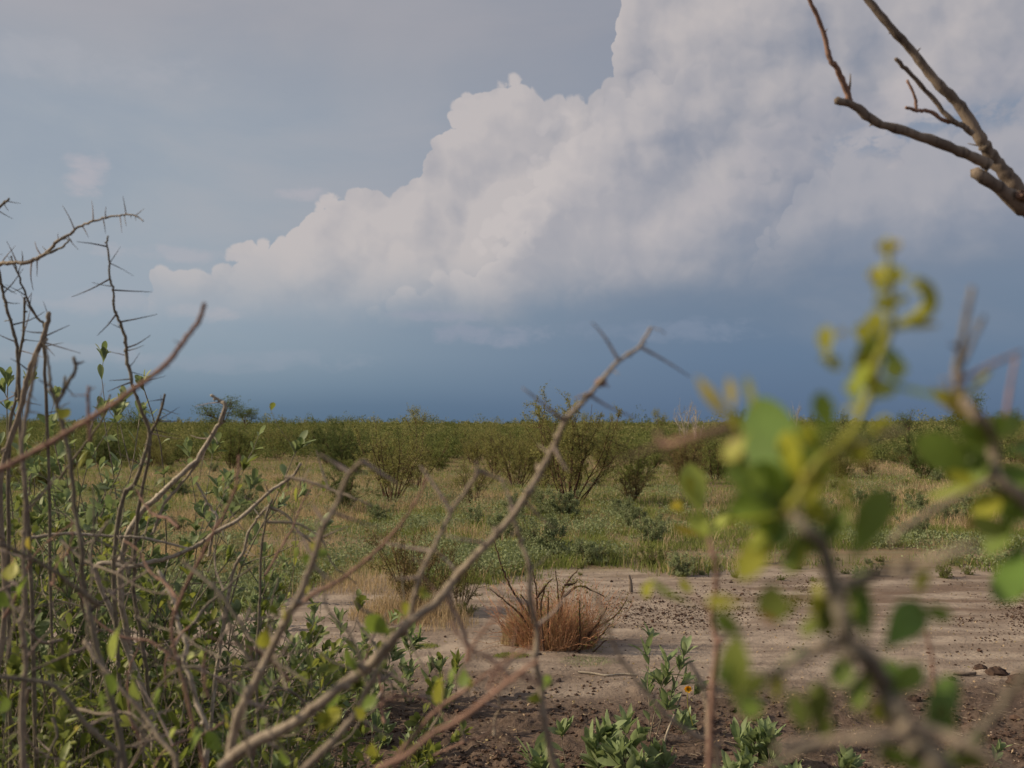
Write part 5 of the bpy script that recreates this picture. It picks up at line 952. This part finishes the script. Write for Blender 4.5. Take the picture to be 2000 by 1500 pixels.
    st_ = G(1232, 1157); o = thing('stump', st_, 'small upright dead stub standing alone on the pale pan', 'stump'); mb = MB(); dd = depth_of(st_)
    tube(mb, [st_ - (0, 0, .03), st_ + (0, 0, .05), P(1231, 1133, dd), P(1228, 1124, dd)], .016, .011, 7, .25, rg=np.random.default_rng(5)); mb.build('stub', M['bark_tree'], o)
    def flower(px, py, d, r, label):
        c_ = P(px, py, d); o = thing('wildflower', (c_[0], c_[1], c_[2] - .12), label, 'flower'); mb = MB(); rg = np.random.default_rng(int(px))
        tube(mb, smooth_path([c_ - (rg.normal(0, .02), 0, .14), c_ - (0, 0, .06), c_], 3), .0015, .001, 5); mb.build('stalk', M['shoot'], o)
        a = np.arange(9) * 2 * math.pi / 9; D_ = np.stack((np.cos(a), -0.35 + 0 * a, np.sin(a) * .8 + .25), 1); mb = MB()
        leaves(mb, np.repeat([c_], 9, 0), D_, np.repeat([(0, -1, .5)], 9, 0), r, r * .55, 'strap', .1, -.2, 5); mb.build('petals', M['petal'], o)
        mb = MB(); tube(mb, [c_ - (0, 0, .002), c_ + (0, -.004, .002)], r * .35, r * .2, 8); mb.build('flower_centre', M['leaf_amber'], o)
    flower(1343, 1346, 3.9, .018, 'orange-yellow flower head in front of the dark earth'); flower(1180, 1441, 3.8, .010, 'tiny yellow flower among the sapling leaves'); flower(203, 1142, 2.6, .014, 'yellow flower high in the tangle of near stems'); flower(204, 1152, 2.6, .010, 'smaller yellow bud right under the high flower'); flower(281, 1343, 2.2, .010, 'small yellow flower low in the tangle')
    # ---- rusty grass clump and the thorn shrublet in it -----------------------------------------------------------
    rg = np.random.default_rng(55)
    def clump(px, py, rx, hmax, n, mat, label, name='dry_grass_clump', lean=.55, wd=.0028, dome=True):
        c_ = G(px, py); o = thing(name, c_, label, 'grass clump'); a = rg.uniform(0, 6.28, n); r = rx * np.sqrt(rg.random(n)); x, y = c_[0] + np.cos(a) * r, c_[1] + np.sin(a) * r * .8
        hg = hmax * rg.uniform(.35, 1.0, n) * (np.sqrt(np.clip(1.05 - (r / rx) ** 2, .12, 1)) if dome else 1); mb = MB(); blades(mb, x, y, hg, np.full(n, wd), lean, rg); mb.build('blades', M[mat], o, False); return o
    clump(1088, 1262, .225, .40, 2700, 'grass_rust', 'dense rusty red-brown dry grass clump in the middle of the pale pan', lean=1.1)
    for o in [o for o in bpy.data.objects if o.get('label', '').startswith('dense rusty red')]:
        mb = MB(); c_ = np.array(o['_w'])
        for i in range(480):
            a = rg.uniform(0, 6.28); rr = .22 * math.sqrt(rg.random()); b = c_ + (math.cos(a) * rr, math.sin(a) * rr * .8, 0)
            tube(mb, walk(rg, b, (math.cos(a) * .5 + rg.normal(0, .4), math.sin(a) * .4 + rg.normal(0, .3), 1), rg.uniform(.15, .46), 6, .22), .0016, .0008, 4)
        mb.build('stalks', M['bark_rust'], o)
    clump(1015, 1258, .11, .30, 1300, 'grass_dry', 'paler straw-coloured tuft hugging the rusty clump')
    clump(1000, 1283, .12, .035, 2200, 'leaf_green', 'patch of short fresh green moss grass at the foot of the rusty clump', 'green_tuft')
    clump(1150, 1293, .20, .030, 1800, 'fol_silver', 'flat grey green mat in the shadow of the rusty clump', 'green_tuft')
    clump(800, 1205, .42, .34, 1500, 'grass_dry', 'straw-brown grass clump on the sand behind the diagonal branch', lean=1.1, wd=.0035); clump(860, 1222, .26, .20, 420, 'grass_dry', 'low straw grass tuft by the straw-brown clump'); clump(725, 1150, .45, .34, 900, 'grass_dry', 'pale straw-coloured grass stand at the edge of the meadow')
    clump(830, 1262, .1, .04, 900, 'leaf_green', 'tiny fresh green tuft behind the diagonal branch', 'green_tuft')
    ts = thing('thorn_shrublet', G(1080, 1285), 'dark-stemmed thorny shrublet growing out of the rusty grass clump', 'shrub'); dS = depth_of(G(1080, 1272)); LB = []
    for pts in ([(1060, 1285), (1040, 1217), (1005, 1160), (985, 1120), (972, 1080), (962, 1050)], [(1065, 1280), (1052, 1215), (1047, 1150), (1040, 1115)], [(1062, 1270), (1056, 1190), (1066, 1140)], [(1085, 1280), (1090, 1175), (1085, 1115)], [(1095, 1285), (1097, 1165), (1105, 1142), (1130, 1110)], [(1072, 1270), (1070, 1200), (1072, 1155)], [(1132, 1270), (1132, 1215), (1132, 1172)],
                [(1120, 1280), (1140, 1260), (1175, 1240), (1192, 1218)], [(1110, 1275), (1150, 1235), (1200, 1205), (1225, 1170)], [(1055, 1280), (1025, 1212), (987, 1175), (957, 1150)], [(1100, 1165), (1130, 1145), (1150, 1150), (1180, 1165)], [(1150, 1240), (1175, 1205), (1185, 1185)], [(1120, 1290), (1155, 1275), (1185, 1250)], [(1040, 1217), (1030, 1180), (1015, 1160)], [(1047, 1170), (1065, 1145), (1080, 1130)], [(1105, 1142), (1120, 1140), (1128, 1134)]):
        d_ = dS + rg.uniform(-.12, .12); o, pth = stem(ts, pts, d_, d_ + rg.uniform(-.1, .1), 5.5, 1.8, 'bark_shrub', knob=.2, rg=np.random.default_rng(int(sum(pts[-1]))))
        LB.append(pth[len(pth) // 3:])
    LB = np.concatenate(LB); i = rg.integers(0, len(LB), 1500); mb = MB(); cards(mb, LB[i] + rg.normal(0, .018, (1500, 3)), .012, rg); mb.build('foliage', M['fol_olive'], ts, False)
    x, y = at(810, 1200); place('thorn_shrublet', SH['brown'], NM, x, y, .42, 1.0, 'twiggy brown shrublet standing in the straw-brown grass clump', 'shrub'); x, y = at(900, 1195); place('thorn_shrublet', SH['olive_open'], NM, x, y, .28, 2.0, 'small olive shrublet beside the straw-brown clump', 'shrub')
    def clod(px, py, r, label):
        c_ = G(px, py); rg = np.random.default_rng(int(px)); n = 12; m_ = 8; th = np.linspace(0, math.pi * .55, m_); ph = np.arange(n) * 2 * math.pi / n; v = []
        for t in th:
            for p_ in ph:
                rr = r * (1 + .35 * (float(vnoise(math.cos(p_) * 3 + px, math.sin(p_) * 3 + t * 3, 1.0, 5)) - .5) + rg.normal(0, .05)); v.append((rr * math.sin(t) * math.cos(p_) * 1.3, rr * math.sin(t) * math.sin(p_), rr * math.cos(t) * .8))
        q = [(a * n + b, a * n + (b + 1) % n, (a + 1) * n + (b + 1) % n, (a + 1) * n + b) for a in range(m_ - 1) for b in range(n)]; mb = MB(); mb.add(np.array(v) + c_ + (0, 0, float(height(c_[0], c_[1]))), q)
        o = mb.build('earth_clod', M['clod'], smooth=False); tag(o, label, 'clod')
    clod(1945, 1316, .045, 'flat brown clod near the short dark stick'); clod(1915, 1308, .03, 'smaller clod beside the flat brown one'); clod(1992, 1338, .05, 'dark lump of earth at the picture edge'); clod(1785, 1368, .03, 'single clod on the smooth dark earth')
